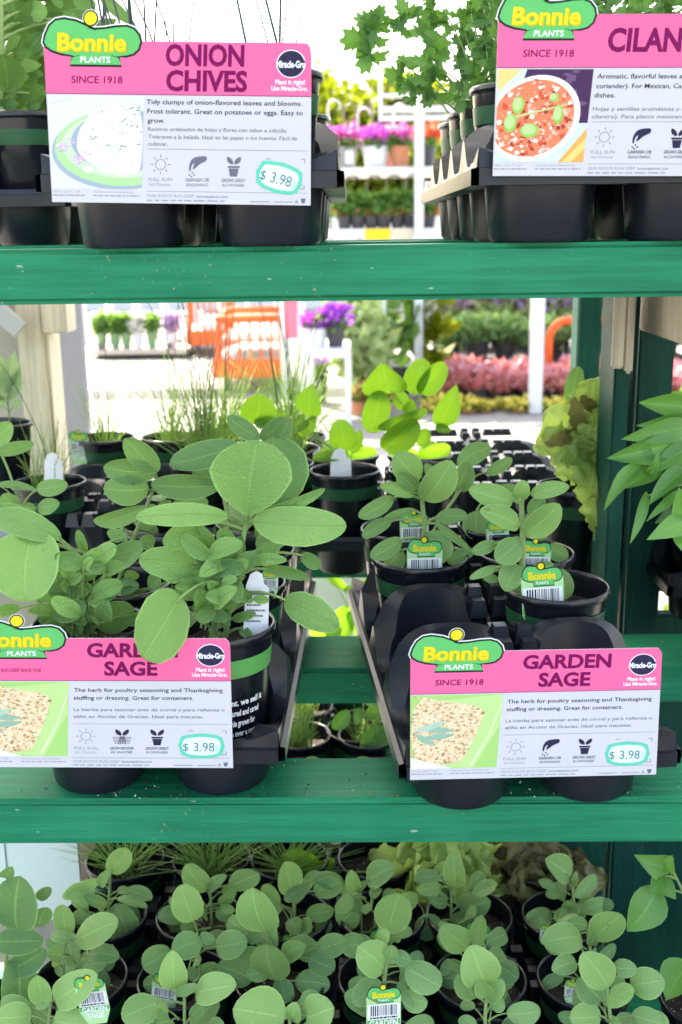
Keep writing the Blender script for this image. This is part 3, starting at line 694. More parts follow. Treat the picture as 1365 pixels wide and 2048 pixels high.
def white_tag(px, py, Y, wpx, hpx, label, rot=0.0, lines=True):
    c = P(px, py, Y); k = m_per_px(c); s, h = k*wpx, k*hpx; root = thing('plant_tag', label, 'plant tag', c, 'plant tags in the pots', world=False)
    root.rotation_euler = (-0.12, rot, 0.1)
    mb = MB(); pr = [(-s/2, 0), (-s*0.35, -h*0.35), (s*0.35, -h*0.35), (s/2, 0), (s/2, h*0.72), (s*0.3, h*0.78), (s*0.22, h*0.95), (0, h), (-s*0.25, h*0.95), (-s*0.42, h*0.75)]
    n = mb.add([(x, 0, z) for x, z in pr]); n2 = mb.add([(x, 0.0007, z) for x, z in pr]); L = len(pr)
    mb.face([n+i for i in range(L)], WHITE); mb.face([n2+i for i in range(L)], WHITE)
    for i in range(L): mb.face((n+i, n2+i, n2+(i+1) % L, n+(i+1) % L), WHITE)
    mb.build('card', root)
    if lines:
        mb = MB(); f = lambda x, y: (x, -0.0002, -y)
        for i in range(6): strokes(mb, -s*0.38, s*(0.38-0.1*(i % 3)), -h*(0.60-0.09*i), h*0.030, f, GREY, i)
        mb.build('lettering', root)
    return root

# ------------------------------------------------------------------ trays and signs
def trayx(px0, px1, py, Y): return (P(px0, py, Y).x+P(px1, py, Y).x)/2
xML = trayx(190, 444, 1560, 0.935); cML = tray('black tray of leafy big sage behind the garden sage sign, left on middle shelf', xML, 0.955, ZM, 4, R(-1))
xMR = trayx(920, 1183, 1585, 0.915); cMR = tray('half empty black tray with three bare front cells, right on middle shelf', xMR, 0.932, ZM, 4, R(6), ph=0.143)
xT1 = trayx(248, 535, 450, 0.95); cT1 = tray('black tray behind the onion chives sign on the top shelf', xT1, 0.985, ZT, 4, R(0.5), ph=0.112)
xT2 = trayx(1102, 1367, 430, 0.95); cT2 = tray('black tray with pale lit side holding cilantro on the top shelf', xT2, 0.985, ZT, 5, R(0.8), ph=0.106)
xT0 = P(143, 400, 1.36).x-PITCHC-0.006; cT0 = tray('black tray under the leafy plant at the left end of the top shelf', xT0, 1.42, ZT, 3, 0)
def back_tray(px, py, label, rows, z=ZM, rz=0, knobs=False): 
    p = Pz(px, py, z+0.157); c = tray(label, p.x+PITCHC/2, p.y, z, rows, rz, knobs=knobs); return c
cBL = back_tray(98, 962, 'black tray of chive pots in front of the pale timber post', 4)
cBC = back_tray(408, 925, 'black tray holding chive pots with long thin blades, centre rear of middle shelf', 3, ZM, R(-3))
cBM = back_tray(690, 938, 'black tray holding bright backlit seedlings behind the gap between the sage trays', 2)
cBR = back_tray(935, 905, 'empty black tray with glinting ridges beside the lettuce', 4, ZM, R(2), True)

sage1 = [('The herb for poultry seasoning and Thanksgiving', 294, 600, 219), ('stuffing or dressing. Great for containers.', 294, 540, 238)]
sage2 = [('La hierba para sazonar aves de corral y para rellenos o', 294, 604, 266), ('aliño en Acción de Gracias. Ideal para macetas.', 294, 562, 283)]
sg_t = [('GARDEN', 320, 508, 134, 33), ('SAGE', 356, 466, 178, 33)]
sign('pink and white onion chives sign with chive potato picture on the top shelf', (105, 404), (620, 411), 0.912,
     [('ONION', 325, 482, 135, 40), ('CHIVES', 327, 489, 183, 39)],
     [('Tidy clumps of onion-flavored leaves and blooms.', 289, 599, 210), ('Frost tolerant. Great on potatoes or eggs. Easy to', 291, 601, 228), ('grow.', 292, 326, 246)],
     [('Racimos ordenados de hojas y flores con sabor a cebolla.', 293, 570, 262), ('Tolerante a la helada. Ideal en las papas o los huevos. Fácil de', 294, 591, 277), ('cultivar.', 294, 334, 291)], 'chives', ('sun', 'hand', 'pot'), lean=R(-1), ptilt=0.25, sizef=1.07)
sign('pink cilantro sign with tomato salsa picture, cut off at top right of the rack', (986, 352), (1500, 352), 0.912,
     [('CILANTRO', 305, 560, 160, 44)],
     [('Aromatic, flavorful leaves and seeds (also called', 292, 590, 213), ('coriander). For Mexican, Caribbean and Asian', 292, 570, 232), ('dishes.', 290, 332, 250)],
     [('Hojas y semillas aromáticas y sabrosas (también', 290, 575, 276), ('cilantro). Para platos mexicanos y caribeños.', 290, 560, 291)], 'salsa', ('sun', 'hand', 'pot'), lean=R(-1), price=False, sizef=1.07)
sign('garden sage sign partly covered by a big sage leaf, left on the middle shelf', (-38, 1534), (465, 1536), 0.862, sg_t, sage1, sage2, 'sage', ('sun', 'root', 'pot'), lean=R(3), sizef=0.98, head='OUR ROOTS RUN DEEP SINCE 1918')
sign('garden sage sign in front of the empty tray cells, right on the middle shelf', (821, 1560), (1311, 1549), 0.852, sg_t, sage1, sage2, 'sage', ('sun', 'hand', 'pot'), lean=R(3), sizef=0.99, Yr=0.862)

# ------------------------------------------------------------------ plants drawn leaf by leaf
def flat(Y): return lambda px, py, d=0.0: P(px, py, Y+d)
def leafy(root, Y, stem, leaves, m=SAGE, shape='sage', tr=(0, 0, 1.0), stem_r=0.0028, name='foliage', dt=-0.012, petiole=True, soilpt=None, curl=0.07, fold=0.14, nv=10, seed=1, ruff=0):
    rng = random.Random(seed); ox, oy, s = tr
    X = lambda x, y: (ox+x/s, oy+y/s)
    mb = MB(); sm = MB()
    sp = [P(*X(x, y), Y) for x, y in stem]
    if soilpt is not None and sp: sp = [Vector(soilpt)] + sp
    if sp: sm.tube(sp, stem_r, stem_r*0.7, STEM, 6)
    # dense samples along the stem, for the petioles
    samp = []
    for i in range(len(sp)-1):
        for k in range(6): samp.append(sp[i].lerp(sp[i+1], k/6))
    if sp: samp.append(sp[-1])
    for L in leaves:
        bx, by, tx, ty, wpx = L[:5]; d = L[5] if len(L) > 5 else 0.0; tint = L[6] if len(L) > 6 else None
        jit = rng.uniform(-0.006, 0.006)
        b = P(*X(bx, by), Y+d*0.5+jit); t = P(*X(tx, ty), Y+d+dt+jit)
        wd = m_per_px(b)*wpx/s*(1.04 if m is not BASIL else 1.18)
        leaf(mb, b, t, wd, m, L[7] if len(L) > 7 else shape, rng.uniform(-24, 24), curl*rng.uniform(-0.2, 2.2), fold*rng.uniform(-0.4, 2.6), tint, nv, 6, ruff, 9, rng)
        if petiole and samp:
            q = min(samp, key=lambda v: (v-b).length + (0.03 if v.z > b.z-0.004 else 0))
            if (q-b).length > 0.004: sm.tube(arc(q, b+(t-b)*0.12, 0.12), stem_r*0.55, stem_r*0.4, STEM, 5)
    if leaves: mb.build(name, root, smooth=True)
    if sm.v: sm.build('stem', root, smooth=True)

# --- big sage, front right pot of the left tray
base = cML(1, 0); Y = base.y
bs = potted('potted_sage', 'large leafy sage in printed black pot beside the left garden sage sign', 'potted plant', base, 'big sage plants')
Z1 = (180, 740, 2.528)
leafy(bs, Y, [(690, 1340), (710, 1150), (755, 960), (790, 780)], [
    (800, 735, 850, 355, 385, -0.02, 0.75, 'obov'), (955, 690, 925, 335, 340, 0.03, 0.1), (825, 765, 1298, 790, 195, -0.03, 0.75),
    (700, 740, 232, 745, 118, -0.04, 0.8), (560, 780, 370, 880, 130, -0.01, 0.6), (850, 720, 1190, 600, 62, -0.02, 0.6),
    (455, 1140, 265, 1455, 275, -0.14, 0.6, 'round'), (545, 985, 248, 955, 160, -0.02, 0.7), (710, 970, 553, 1045, 84, -0.03, 0.8),
    (580, 1060, 428, 1095, 62, -0.03, 0.7), (820, 980, 997, 962, 62, -0.02, 0.6), (870, 1000, 1112, 1050, 66, 0.01, 0.3), (985, 1160, 1262, 1300, 165, -0.04, 0.45),
    (1070, 930, 1165, 1000, 72, 0.02, 0.1), (620, 905, 520, 775, 105, 0.0, 0.6), (655, 980, 515, 890, 95, 0.0, 0.5), (740, 960, 660, 800, 100, 0.01, 0.6),
    (800, 965, 960, 890, 88, 0.01, 0.5), (880, 750, 1080, 675, 95, 0.03, 0.1), (640, 970, 440, 1060, 60, -0.01, 0.7), (730, 1010, 800, 960, 70, -0.02, 0.9), (690, 960, 640, 905, 60, -0.01, 0.8),
    (700, 1240, 650, 1180, 50, 0, 0.6), (720, 1260, 840, 1230, 50, 0, 0.4), (640, 1260, 520, 1190, 60, 0.01, 0.3), (660, 1330, 600, 1350, 40, -0.01, 0.5), (700, 1130, 760, 1060, 55, -0.01, 0.8),
    (640, 1120, 560, 1080, 55, 0, 0.7), (740, 1170, 800, 1110, 60, -0.01, 0.7), (690, 1230, 740, 1190, 45, -0.02, 0.8), (760, 1300, 820, 1350, 50, 0.0, 0.3)], BSAGE, 'sage', Z1, 0.0032, soilpt=base+Vector((0, 0, 0.126)), seed=3, nv=14)
# bright band and printed care words on its pot
for ch in list(bs.children):
    if ch.name.startswith('label_band'): ch.data = ch.data.copy(); ch.data.materials[0] = BANDB
mb = MB(); prt = ['plant. we sell it', 'nurtured and cared', 'Bonnie grown for', 'have over a century', 'since growing best', 'plants, and that\'s', 'Bonnie Plants']
rr = lambda z: 0.038+0.013*(z-0.004)/0.1375+0.0012
def cyl(x, y):
    z = 0.150-y; a = -math.pi/2+0.18+x/0.045; return (base.x+rr(z)*math.cos(a), base.y+rr(z)*math.sin(a), base.z+z)
for i, t in enumerate(prt): put_text(mb, t, 0.0, 0.040-0.004*(i % 3), 0.066+i*0.0105, 0.0062, cyl, WH, 0.03)
mb.build('pot_lettering', bs)
white_tag(512, 1262, base.y-0.006, 50, 122, 'white tag with small grey print in the large sage pot', 0.05)

# --- sage, front left pot of the left tray
base = cML(0, 0); Y = base.y
s2 = potted('potted_sage', 'sage with one huge drooping leaf at the left edge of the middle shelf', 'potted plant', base, 'big sage plants')
Z2 = (0, 780, 3.79)
leafy(s2, Y, [(600, 1850), (610, 1560), (640, 1290)], [
    (250, 1090, 200, 1610, 500, -0.05, 0.75, 'round'), (-60, 960, 470, 1120, 210, -0.01, 0.45), (-100, 900, 330, 1000, 130, 0.02, 0.3), (640, 1450, 720, 1195, 165, -0.02, 0.85), (765, 1365, 1085, 1160, 150, 0.0, 0.3), (690, 1470, 535, 1640, 110, -0.02, 0.85),
    (440, 1690, 208, 1675, 84, -0.02, 0.7), (160, 1650, -60, 1690, 95, -0.01, 0.6), (740, 1800, 1010, 1640, 230, 0.03, 0.0), (655, 1230, 590, 1060, 75, 0.01, 0.4), (960, 1135, 815, 1070, 90, 0.03, 0.4),
    (300, 1640, 540, 1430, 260, 0.03, 0.1), (720, 1540, 830, 1400, 120, 0.0, 0.6), (700, 1620, 890, 1530, 60, -0.01, 0.6), (660, 1660, 800, 1610, 70, 0, 0.7), (540, 1720, 460, 1600, 90, 0, 0.6), (600, 1700, 560, 1560, 110, 0, 0.5),
    (500, 1750, 320, 1820, 120, 0.01, 0.3), (560, 1780, 640, 1690, 90, 0, 0.5), (440, 1800, 280, 1720, 90, 0.02, 0.2), (620, 1830, 700, 1740, 70, 0, 0.5), (560, 1860, 470, 1800, 70, 0, 0.3), (760, 1690, 700, 1580, 60, 0.01, 0.5), (200, 1840, 60, 1790, 90, 0.0, 0.2)], BSAGE, 'sage', Z2, 0.0028, soilpt=base+Vector((0, 0, 0.126)), seed=5, nv=14)
def clump(root, Yc, cx, cy, sx, sy, n, seed, m=BSAGE, lo=0.016, hi=0.036):
    rng = random.Random(seed); mb = MB(); base_ = P(cx, cy+sy, Yc)
    for k in range(n):
        p0 = P(rng.gauss(cx, sx*0.5), cy+sy*rng.uniform(-1, 0.8), Yc+rng.uniform(-0.03, 0.03)); a = rng.uniform(0, 6.28); L_ = rng.uniform(lo, hi)
        dr = Vector((math.cos(a), -abs(math.sin(a))*0.6+0.15, rng.uniform(-0.1, 0.9))).normalized()
        leaf(mb, p0, p0+dr*L_, L_*rng.uniform(0.42, 0.62), m, 'sage', rng.uniform(-30, 30), rng.uniform(0, 0.2), rng.uniform(0, 0.4), rng.uniform(0.05, 0.95), rng=rng)
        mb.tube(arc(base_+Vector((rng.gauss(0, 0.006), 0, rng.uniform(0, 0.02))), p0, 0.05, 4), 0.0012, 0.0008, STEM, 4)
    mb.build('lower_foliage', root, smooth=True)
clump(bs, cML(1, 0).y-0.01, 428, 1190, 62, 80, 42, 5); clump(s2, cML(0, 0).y-0.01, 165, 1200, 80, 75, 46, 6)
# --- second row of the left tray
base = cML(1, 1); Y = base.y
s3 = potted('potted_sage', 'sage with dusky leaves standing right behind the large sage', 'potted plant', base, 'big sage plants')
leafy(s3, Y, [(700, 1100), (690, 700), (660, 560)], [(760, 380, 405, 480, 150, -0.02, 0.15), (660, 585, 308, 580, 130, 0, 0.2), (860, 350, 695, 235, 95, 0, 0.15), (865, 350, 985, 240, 95, 0.01, 0.05), (940, 365, 1010, 250, 85, 0, 0.2), (640, 560, 520, 500, 90, 0.02, 0.05), (820, 420, 1040, 400, 120, 0.02, 0.05)], SAGE, 'sage', Z1, 0.0028, soilpt=base+Vector((0, 0, 0.126)), seed=8)
plant_tag(540, 1155, base.y-0.03, 34, 'green barcode tag in the pot right behind the large sage', 0.05)
base = cML(0, 1); Y = base.y
s4 = potted('potted_sage', 'sage with folded leaves reaching over the black chive tray', 'potted plant', base, 'big sage plants')
leafy(s4, Y, [(120, 1150), (200, 900), (340, 560)], [(345, 515, 175, 345, 125, -0.02, 0.55), (340, 515, 68, 490, 140, -0.02, 0.25), (300, 600, 68, 600, 150, -0.02, 0.4), (20, 768, 285, 690, 90, -0.02, 0.6), (330, 870, 250, 860, 80, 0, 0.3), (100, 1000, 280, 870, 100, 0, 0.2), (230, 1060, 190, 1010, 70, 0, 0.3), (60, 1100, 250, 1090, 90, 0, 0.1),
    (300, 1110, 360, 1050, 90, 0, 0.2), (430, 1110, 340, 1130, 100, 0, 0.05), (180, 840, 90, 820, 70, 0, 0.3), (260, 1150, 160, 1100, 90, 0, 0.1)], SAGE, 'sage', Z1, 0.0026, soilpt=base+Vector((0, 0, 0.126)), seed=9)
base = cML(0, 2); Y = base.y
s5 = potted('potted_sage', 'sage with small round leaves low at the left edge, before the chives', 'potted plant', base, 'big sage plants')
leafy(s5, Y, [(180, 1100), (160, 900)], [(280, 750, 518, 715, 130, -0.01, 0.35), (285, 900, 455, 860, 120, 0, 0.35), (140, 890, 20, 790, 150, 0, 0.45), (265, 930, 170, 860, 80, 0.01, 0.2), (-30, 480, 262, 400, 110, 0, 0.45), (-60, 420, 90, 250, 160, 0.02, 0.7), (-40, 720, 280, 760, 60, 0.01, 0.2)], SAGE, 'sage', Z2, 0.0022, soilpt=base+Vector((0, 0, 0.126)), seed=10)
for c, r, lab in ((1, 2, 'black pot with green band behind the dusky sage, third row of its tray'), (1, 3, 'black pot of low sage, rearmost in the right column of the left tray'), (0, 3, 'black pot of low sage, rearmost in the left column of the left tray')):
    b = cML(c, r); q = potted('potted_sage', lab, 'potted plant', b, 'big sage plants')
    rng = random.Random(c*9+r); mb = MB()
    for k in range(9):
        a = k*2.4; h = rng.uniform(0.14, 0.19); p0 = b+Vector((0, 0, h-0.01)); rad = rng.uniform(0.035, 0.06)
        leaf(mb, p0+Vector((0.012*math.cos(a), 0.012*math.sin(a), 0)), p0+Vector((rad*math.cos(a), rad*math.sin(a), rng.uniform(0, 0.02))), 0.026, SAGE, 'sage', tint=rng.uniform(0, 0.5), rng=rng)
    mb.build('foliage', q, smooth=True)

# --- right tray
Z3 = (700, 860, 2.528)
base = cMR(0, 2); Y = base.y
q = potted('potted_sage', 'upright young sage with a barcode tag, left column of the half empty tray', 'potted plant', base, 'young sage in the half empty tray')
leafy(q, Y, [(375, 640), (378, 480), (365, 350), (345, 280)], [(350, 255, 225, 120, 150, 0, 0.5), (375, 355, 515, 155, 165, -0.02, 0.65), (325, 330, 150, 278, 66, -0.02, 0.55), (220, 340, 45, 442, 86, -0.01, 0.35), (210, 455, 65, 545, 78, 0, 0.3), (262, 552, 105, 645, 92, -0.02, 0.35), (262, 600, 180, 705, 115, -0.01, 0.3),
    (395, 515, 480, 670, 175, -0.01, 0.3), (625, 608, 495, 672, 72, 0, 0.3), (440, 440, 595, 432, 76, 0.01, 0.25), (430, 465, 605, 598, 42, 0, 0.2), (330, 400, 170, 450, 40, 0.01, 0.3), (345, 300, 240, 215, 90, -0.01, 0.4)], SAGE, 'sage', Z3, 0.0032, soilpt=base+Vector((0, 0, 0.126)), seed=12)
plant_tag(850, 1108, base.y-0.032, 72, 'barcode tag before the upright young sage in the left column', 0.02)
base = cMR(1, 1); Y = base.y
q = potted('potted_sage', 'pale young sage with paddle leaves, frontmost plant of the half empty tray', 'potted plant', base, 'young sage in the half empty tray')
leafy(q, Y, [(872, 690), (875, 540), (868, 350)], [(825, 365, 600, 300, 120, -0.01, 0.6), (872, 345, 882, 255, 80, 0, 0.85), (915, 325, 1112, 285, 82, -0.01, 0.55), (852, 490, 655, 405, 112, -0.02, 0.65), (880, 530, 1062, 375, 140, -0.02, 0.7), (855, 560, 740, 665, 130, -0.01, 0.35), (862, 685, 785, 815, 125, -0.02, 0.55),
    (752, 690, 605, 752, 46, -0.01, 0.4), (740, 572, 615, 620, 66, 0, 0.35), (905, 430, 985, 340, 85, 0.01, 0.15), (1060, 700, 1095, 855, 90, 0.01, 0.3), (660, 720, 755, 760, 50, 0, 0.3), (860, 760, 830, 850, 70, 0.0, 0.3), (930, 690, 1030, 680, 60, 0.02, 0.3)], SAGE, 'sage', Z3, 0.0036, soilpt=base+Vector((0, 0, 0.126)), seed=13)
plant_tag(1085, 1165, base.y-0.032, 84, 'large barcode tag before the pale frontmost young sage', -0.06)
base = cMR(1, 2); Y = base.y
q = potted('potted_sage', 'young sage half hidden behind the pale frontmost sage', 'potted plant', base, 'young sage in the half empty tray')
leafy(q, Y, [(940, 640), (930, 560)], [(1000, 590, 1105, 645, 88, 0, 0.4), (900, 590, 800, 560, 60, 0.01, 0.2), (950, 560, 1000, 470, 60, 0.02, 0.2)], SAGE, 'sage', Z3, 0.0026, soilpt=base+Vector((0, 0, 0.126)), seed=14)
plant_tag(1072, 1107, base.y-0.035, 62, 'barcode tag half hidden behind the frontmost young sage', 0.03)
base = cMR(0, 3); Y = base.y
q = potted('potted_sage', 'young sage leaning right, rear of the left column in the half empty tray', 'potted plant', base, 'young sage in the half empty tray')
leafy(q, Y, [(420, 520), (480, 420), (560, 300)], [(545, 185, 715, 85, 115, 0.01, 0.45), (545, 310, 600, 160, 110, 0, 0.2), (690, 220, 822, 145, 66, 0, 0.45), (470, 270, 380, 170, 60, 0.02, 0.2)], SAGE, 'sage', Z3, 0.0026, soilpt=base+Vector((0, 0, 0.126)), seed=15)
plant_tag(829, 1048, base.y-0.06, 58, 'barcode tag at the rear of the left column in the half empty tray', 0.0)
base = cMR(1, 3); Y = base.y
q = potted('potted_sage', 'young sage with one drooping oval leaf, rear of the right column', 'potted plant', base, 'young sage in the half empty tray')
leafy(q, Y, [(650, 520), (645, 400)], [(640, 410, 645, 560, 135, -0.02, 0.3), (720, 300, 900, 340, 80, 0.02, 0.2), (560, 440, 430, 445, 70, 0.01, 0.3)], SAGE, 'sage', Z3, 0.0026, soilpt=base+Vector((0, 0, 0.126)), seed=16)
plant_tag(996, 1062, base.y-0.05, 46, 'barcode tag with white letters under the drooping oval leaf', 0.0)

# --- bottom shelf of small sage
Z6 = (0, 1690, 2.0); Z7 = (683, 1690, 2.0); ZR = ZL+0.157
rowY = [0.965, 1.078, 1.19]
low = {}
for ti, (pa, pb, nm) in enumerate(((205, 395, 'left'), (585, 775, 'middle'), (965, 1150, 'right'))):
    x = (P(pa, 1862, rowY[2]).x+P(pb, 1862, rowY[2]).x)/2
    xx = x - 0.006*ti
    low[ti] = tray('black tray of small sage on the bottom shelf, %s one of three' % nm, xx, rowY[0]-PITCHC, ZL, 4)
PL = {
 (0, 3): ([(440, 330), (435, 240), (443, 110)], [(445, 112, 512, 12, 92), (398, 138, 250, 212, 62), (402, 165, 440, 98, 42), (460, 235, 530, 385, 118, 0, 0.1), (470, 215, 592, 250, 40), (430, 245, 335, 205, 50, 0, 0.2), (450, 262, 560, 300, 100, 0.02, 0.0), (300, 330, 345, 255, 80, 0.02, 0.1)], Z6, 'back row under the white board'),
 (0, 2): ([(255, 520), (258, 380)], [(262, 365, 252, 238, 90, 0, 0.8), (300, 385, 475, 305, 122, -0.02, 0.75), (205, 362, 292, 375, 50), (272, 445, 290, 480, 42), (235, 480, 215, 455, 34), (300, 480, 440, 560, 80, 0.02, 0.1)], Z6, 'left tray, bearing a tall light upright leaf'),
 (0, 1): ([(190, 760), (205, 610)], [(170, 640, 150, 522, 90, 0, 0.85), (222, 622, 392, 515, 128, -0.02, 0.75), (210, 605, 145, 655, 42), (128, 682, -20, 690, 118, -0.01, 0.7), (215, 705, 360, 730, 125, -0.02, 0.75), (120, 640, 95, 690, 40)], Z6, 'left tray, beside the tag lettered garden sage'),
 (1, 3): ([(850, 330), (842, 190)], [(832, 182, 745, 75, 98, 0, 0.5), (832, 188, 908, 120, 48), (918, 168, 1040, 118, 86, 0, 0.3), (760, 300, 685, 350, 84, 0.01, 0.2), (880, 250, 940, 260, 40), (930, 350, 960, 280, 100, 0.02, 0.1)], Z6, 'back row with three spread leaves'),
 (1, 2): ([(800, 520), (790, 350)], [(775, 305, 725, 160, 122, -0.01, 0.8), (810, 385, 688, 425, 105, 0, 0.4), (685, 420, 572, 490, 105, 0, 0.35), (862, 408, 990, 388, 108, 0, 0.5), (800, 360, 862, 382, 46, 0, 0.2), (870, 480, 1010, 540, 110, 0.02, 0.3), (800, 500, 760, 540, 60, 0.01, 0.3)], Z6, 'middle row under a round light leaf'),
 (1, 1): ([(740, 760), (738, 610)], [(700, 580, 690, 420, 108, 0, 0.85), (645, 628, 488, 695, 128, -0.02, 0.7), (785, 590, 950, 560, 122, -0.02, 0.7), (700, 600, 792, 558, 44, 0, 0.3), (760, 690, 812, 640, 52, 0, 0.4), (700, 720, 640, 735, 50, 0, 0.4), (830, 720, 900, 730, 60, 0, 0.4)], Z6, 'front row with three light leaves spread as a fan'),
 (2, 3): ([(1175, 350), (1182, 210)], [(1165, 192, 1140, 65, 108, 0, 0.5), (1242, 160, 1138, 222, 60), (1258, 192, 1370, 150, 84, 0, 0.3), (1260, 330, 1330, 320, 60, 0.01, 0.3), (1250, 130, 1380, 160, 70, 0.01, 0.1)], Z6, 'back row beside the bright chard leaf'),
 (2, 2): ([(1110, 560), (1085, 380)], [(1065, 345, 1008, 168, 165, -0.01, 0.8), (1095, 380, 1105, 325, 38, 0, 0.5), (1110, 545, 1065, 395, 152, -0.02, 0.7), (1238, 450, 1340, 500, 96, 0, 0.2), (1190, 445, 1278, 390, 84, 0.01, 0.1), (1180, 545, 1322, 562, 96, 0, 0.35), (1130, 572, 1160, 640, 74, 0, 0.4), (1040, 350, 990, 385, 50, 0.02, 0.3), (1270, 420, 1390, 380, 90, 0.01, 0.3)], Z6, 'centre of the bottom shelf with the largest round leaf'),
 (2, 1): ([(1160, 760), (1160, 680)], [(1142, 692, 932, 655, 195, -0.02, 0.8), (1165, 700, 1185, 628, 74, 0, 0.8), (1225, 690, 1340, 650, 150, -0.01, 0.75), (1200, 640, 1290, 610, 80, 0.02, 0.3)], Z6, 'front row at the lower edge with a broad light leaf'),
 (3, 3): ([(80, 350), (75, 170)], [(105, 142, 218, 85, 96, 0, 0.3), (58, 180, 40, 98, 62, 0, 0.6), (60, 190, 105, 145, 30), (60, 250, -10, 320, 110, 0.0, 0.4), (140, 330, 190, 280, 50, 0.01, 0.3)], Z7, 'back row left of the pale lettuce'),
 (3, 2): ([(175, 420), (188, 340)], [(190, 352, 232, 190, 145, -0.01, 0.85), (95, 405, -5, 400, 96, 0, 0.4), (170, 390, 150, 335, 50, 0, 0.6), (200, 380, 230, 350, 50, 0.01, 0.3)], Z7, 'middle row with one round light leaf held upright'),
 (3, 1): ([(168, 590), (182, 470)], [(170, 500, 65, 405, 140, -0.01, 0.7), (258, 488, 400, 565, 124, -0.01, 0.4), (158, 545, 45, 635, 92, 0, 0.25), (228, 548, 312, 645, 88, 0, 0.25), (205, 442, 282, 465, 58, 0, 0.1), (160, 400, 185, 340, 50, 0.01, 0.6), (190, 480, 205, 400, 60, 0, 0.6)], Z7, 'standing over the barcode tag at bottom centre'),
 (4, 3): ([(440, 290), (440, 175)], [(455, 172, 452, 22, 88, 0, 0.5), (402, 168, 305, 182, 56, 0, 0.3), (402, 128, 290, 140, 56, 0, 0.1), (470, 240, 598, 225, 98, 0, 0.15), (425, 235, 358, 225, 42, 0, 0.1), (398, 300, 298, 360, 96, 0, 0.3), (440, 315, 525, 275, 66, 0, 0.1)], Z7, 'back row before the pale lettuce'),
 (4, 2): ([(510, 470), (510, 400)], [(508, 410, 398, 325, 112, -0.01, 0.75), (545, 402, 562, 278, 66, -0.01, 0.65), (620, 490, 710, 530, 92, 0, 0.2), (400, 480, 440, 500, 70, 0.01, 0.2)], Z7, 'middle row holding a narrow upright leaf before its tag'),
 (4, 1): ([(575, 700), (580, 600)], [(572, 565, 518, 402, 155, -0.01, 0.85), (535, 615, 462, 515, 92, 0, 0.35), (590, 612, 645, 540, 76, 0, 0.6), (580, 610, 545, 540, 70, -0.01, 0.8), (595, 640, 650, 620, 80, 0.01, 0.4)], Z7, 'front row with a broad light top leaf, right of bottom centre'),
 (5, 3): ([(930, 250), (925, 120)], [(915, 132, 815, 55, 105, 0, 0.3), (935, 165, 942, 105, 26), (905, 150, 880, 115, 40), (838, 265, 738, 335, 92, 0, 0.3), (920, 300, 905, 222, 110, 0, 0.25), (1030, 240, 1092, 240, 50, 0.01, 0.1)], Z7, 'back row at the right end before the brown lettuce'),
 (5, 2): ([(1000, 440), (985, 350)], [(960, 368, 802, 392, 122, -0.02, 0.75), (1005, 380, 1125, 280, 120, -0.01, 0.75), (985, 325, 900, 310, 60, 0, 0.1), (1000, 400, 1010, 350, 40)], Z7, 'right end with a pair of broad light leaves'),
 (5, 1): ([(1080, 740), (1065, 570)], [(1068, 572, 965, 430, 130, -0.01, 0.8), (1158, 560, 1292, 540, 122, 0, 0.45), (1062, 632, 1172, 575, 82, -0.01, 0.7), (940, 468, 842, 500, 78, 0, 0.3), (1090, 490, 1182, 492, 70, 0, 0.2), (1040, 625, 945, 530, 112, 0.01, 0.15), (1038, 680, 912, 690, 112, -0.01, 0.7), (1162, 678, 1285, 715, 92, 0, 0.5)], Z7, 'front row at the right end with leaves on all sides'),
}
for (c, r), (stem, lv, tr, where) in PL.items():
    b = low[c//2](c % 2, r); 
    q = potted('potted_sage_seedling', 'small sage seedling, ' + where, 'potted plant', b, 'small sage on the bottom shelf')
    leafy(q, b.y, stem, lv, SAGE_BRIGHTENED, 'sage', tr, 0.0024, soilpt=b+Vector((0, 0, 0.126)), seed=40+c*5+r)
    rng = random.Random(900+c*5+r); mb = MB(); a0 = rng.uniform(0, 6)
    st = [P(tr[0]+x/tr[2], tr[1]+y/tr[2], b.y) for x, y in stem]; foot = b+Vector((0, 0, 0.127)); head = st[-1]
    for k in range(rng.randint(7, 11)):
        a = a0+k*2.4+rng.uniform(-0.4, 0.4); f = rng.uniform(0.1, 0.75); p0 = foot.lerp(head, f); dr = Vector((math.cos(a), math.sin(a)*0.9+0.15, 0)); pl = rng.uniform(0.010, 0.026); L_ = rng.uniform(0.022, 0.044)
        p1 = p0+dr*pl+Vector((0, 0, pl*0.5)); leaf(mb, p1, p1+dr*L_*0.9+Vector((0, 0, rng.uniform(-0.012, 0.02))), L_*rng.uniform(0.5, 0.72), SAGE_BRIGHTENED, 'sage', rng.uniform(-35, 35), rng.uniform(-0.05, 0.2), rng.uniform(0, 0.35), rng.uniform(0.0, 0.7), rng=rng)
        mb.tube(arc(p0, p1, 0.1, 4), 0.0012, 0.0009, STEM, 4)
    mb.build('lower_foliage', q, smooth=True)
for c in range(6):
    b = low[c//2](c % 2, 0); q = potted('potted_sage_seedling', 'small sage seedling in the nearest row, mostly below the picture, number %s from left' % ['one', 'two', 'three', 'four', 'five', 'six'][c], 'potted plant', b, 'small sage on the bottom shelf')
    rng = random.Random(c+77); mb = MB()
    for k in range(6):
        a = k*2.4; p0 = b+Vector((0, 0, 0.14)); leaf(mb, p0+Vector((0.01*math.cos(a), 0.01*math.sin(a), 0)), p0+Vector((0.045*math.cos(a), 0.045*math.sin(a), 0.005)), 0.03, SAGE, 'sage', tint=0.5, rng=rng)
    mb.build('foliage', q, smooth=True)
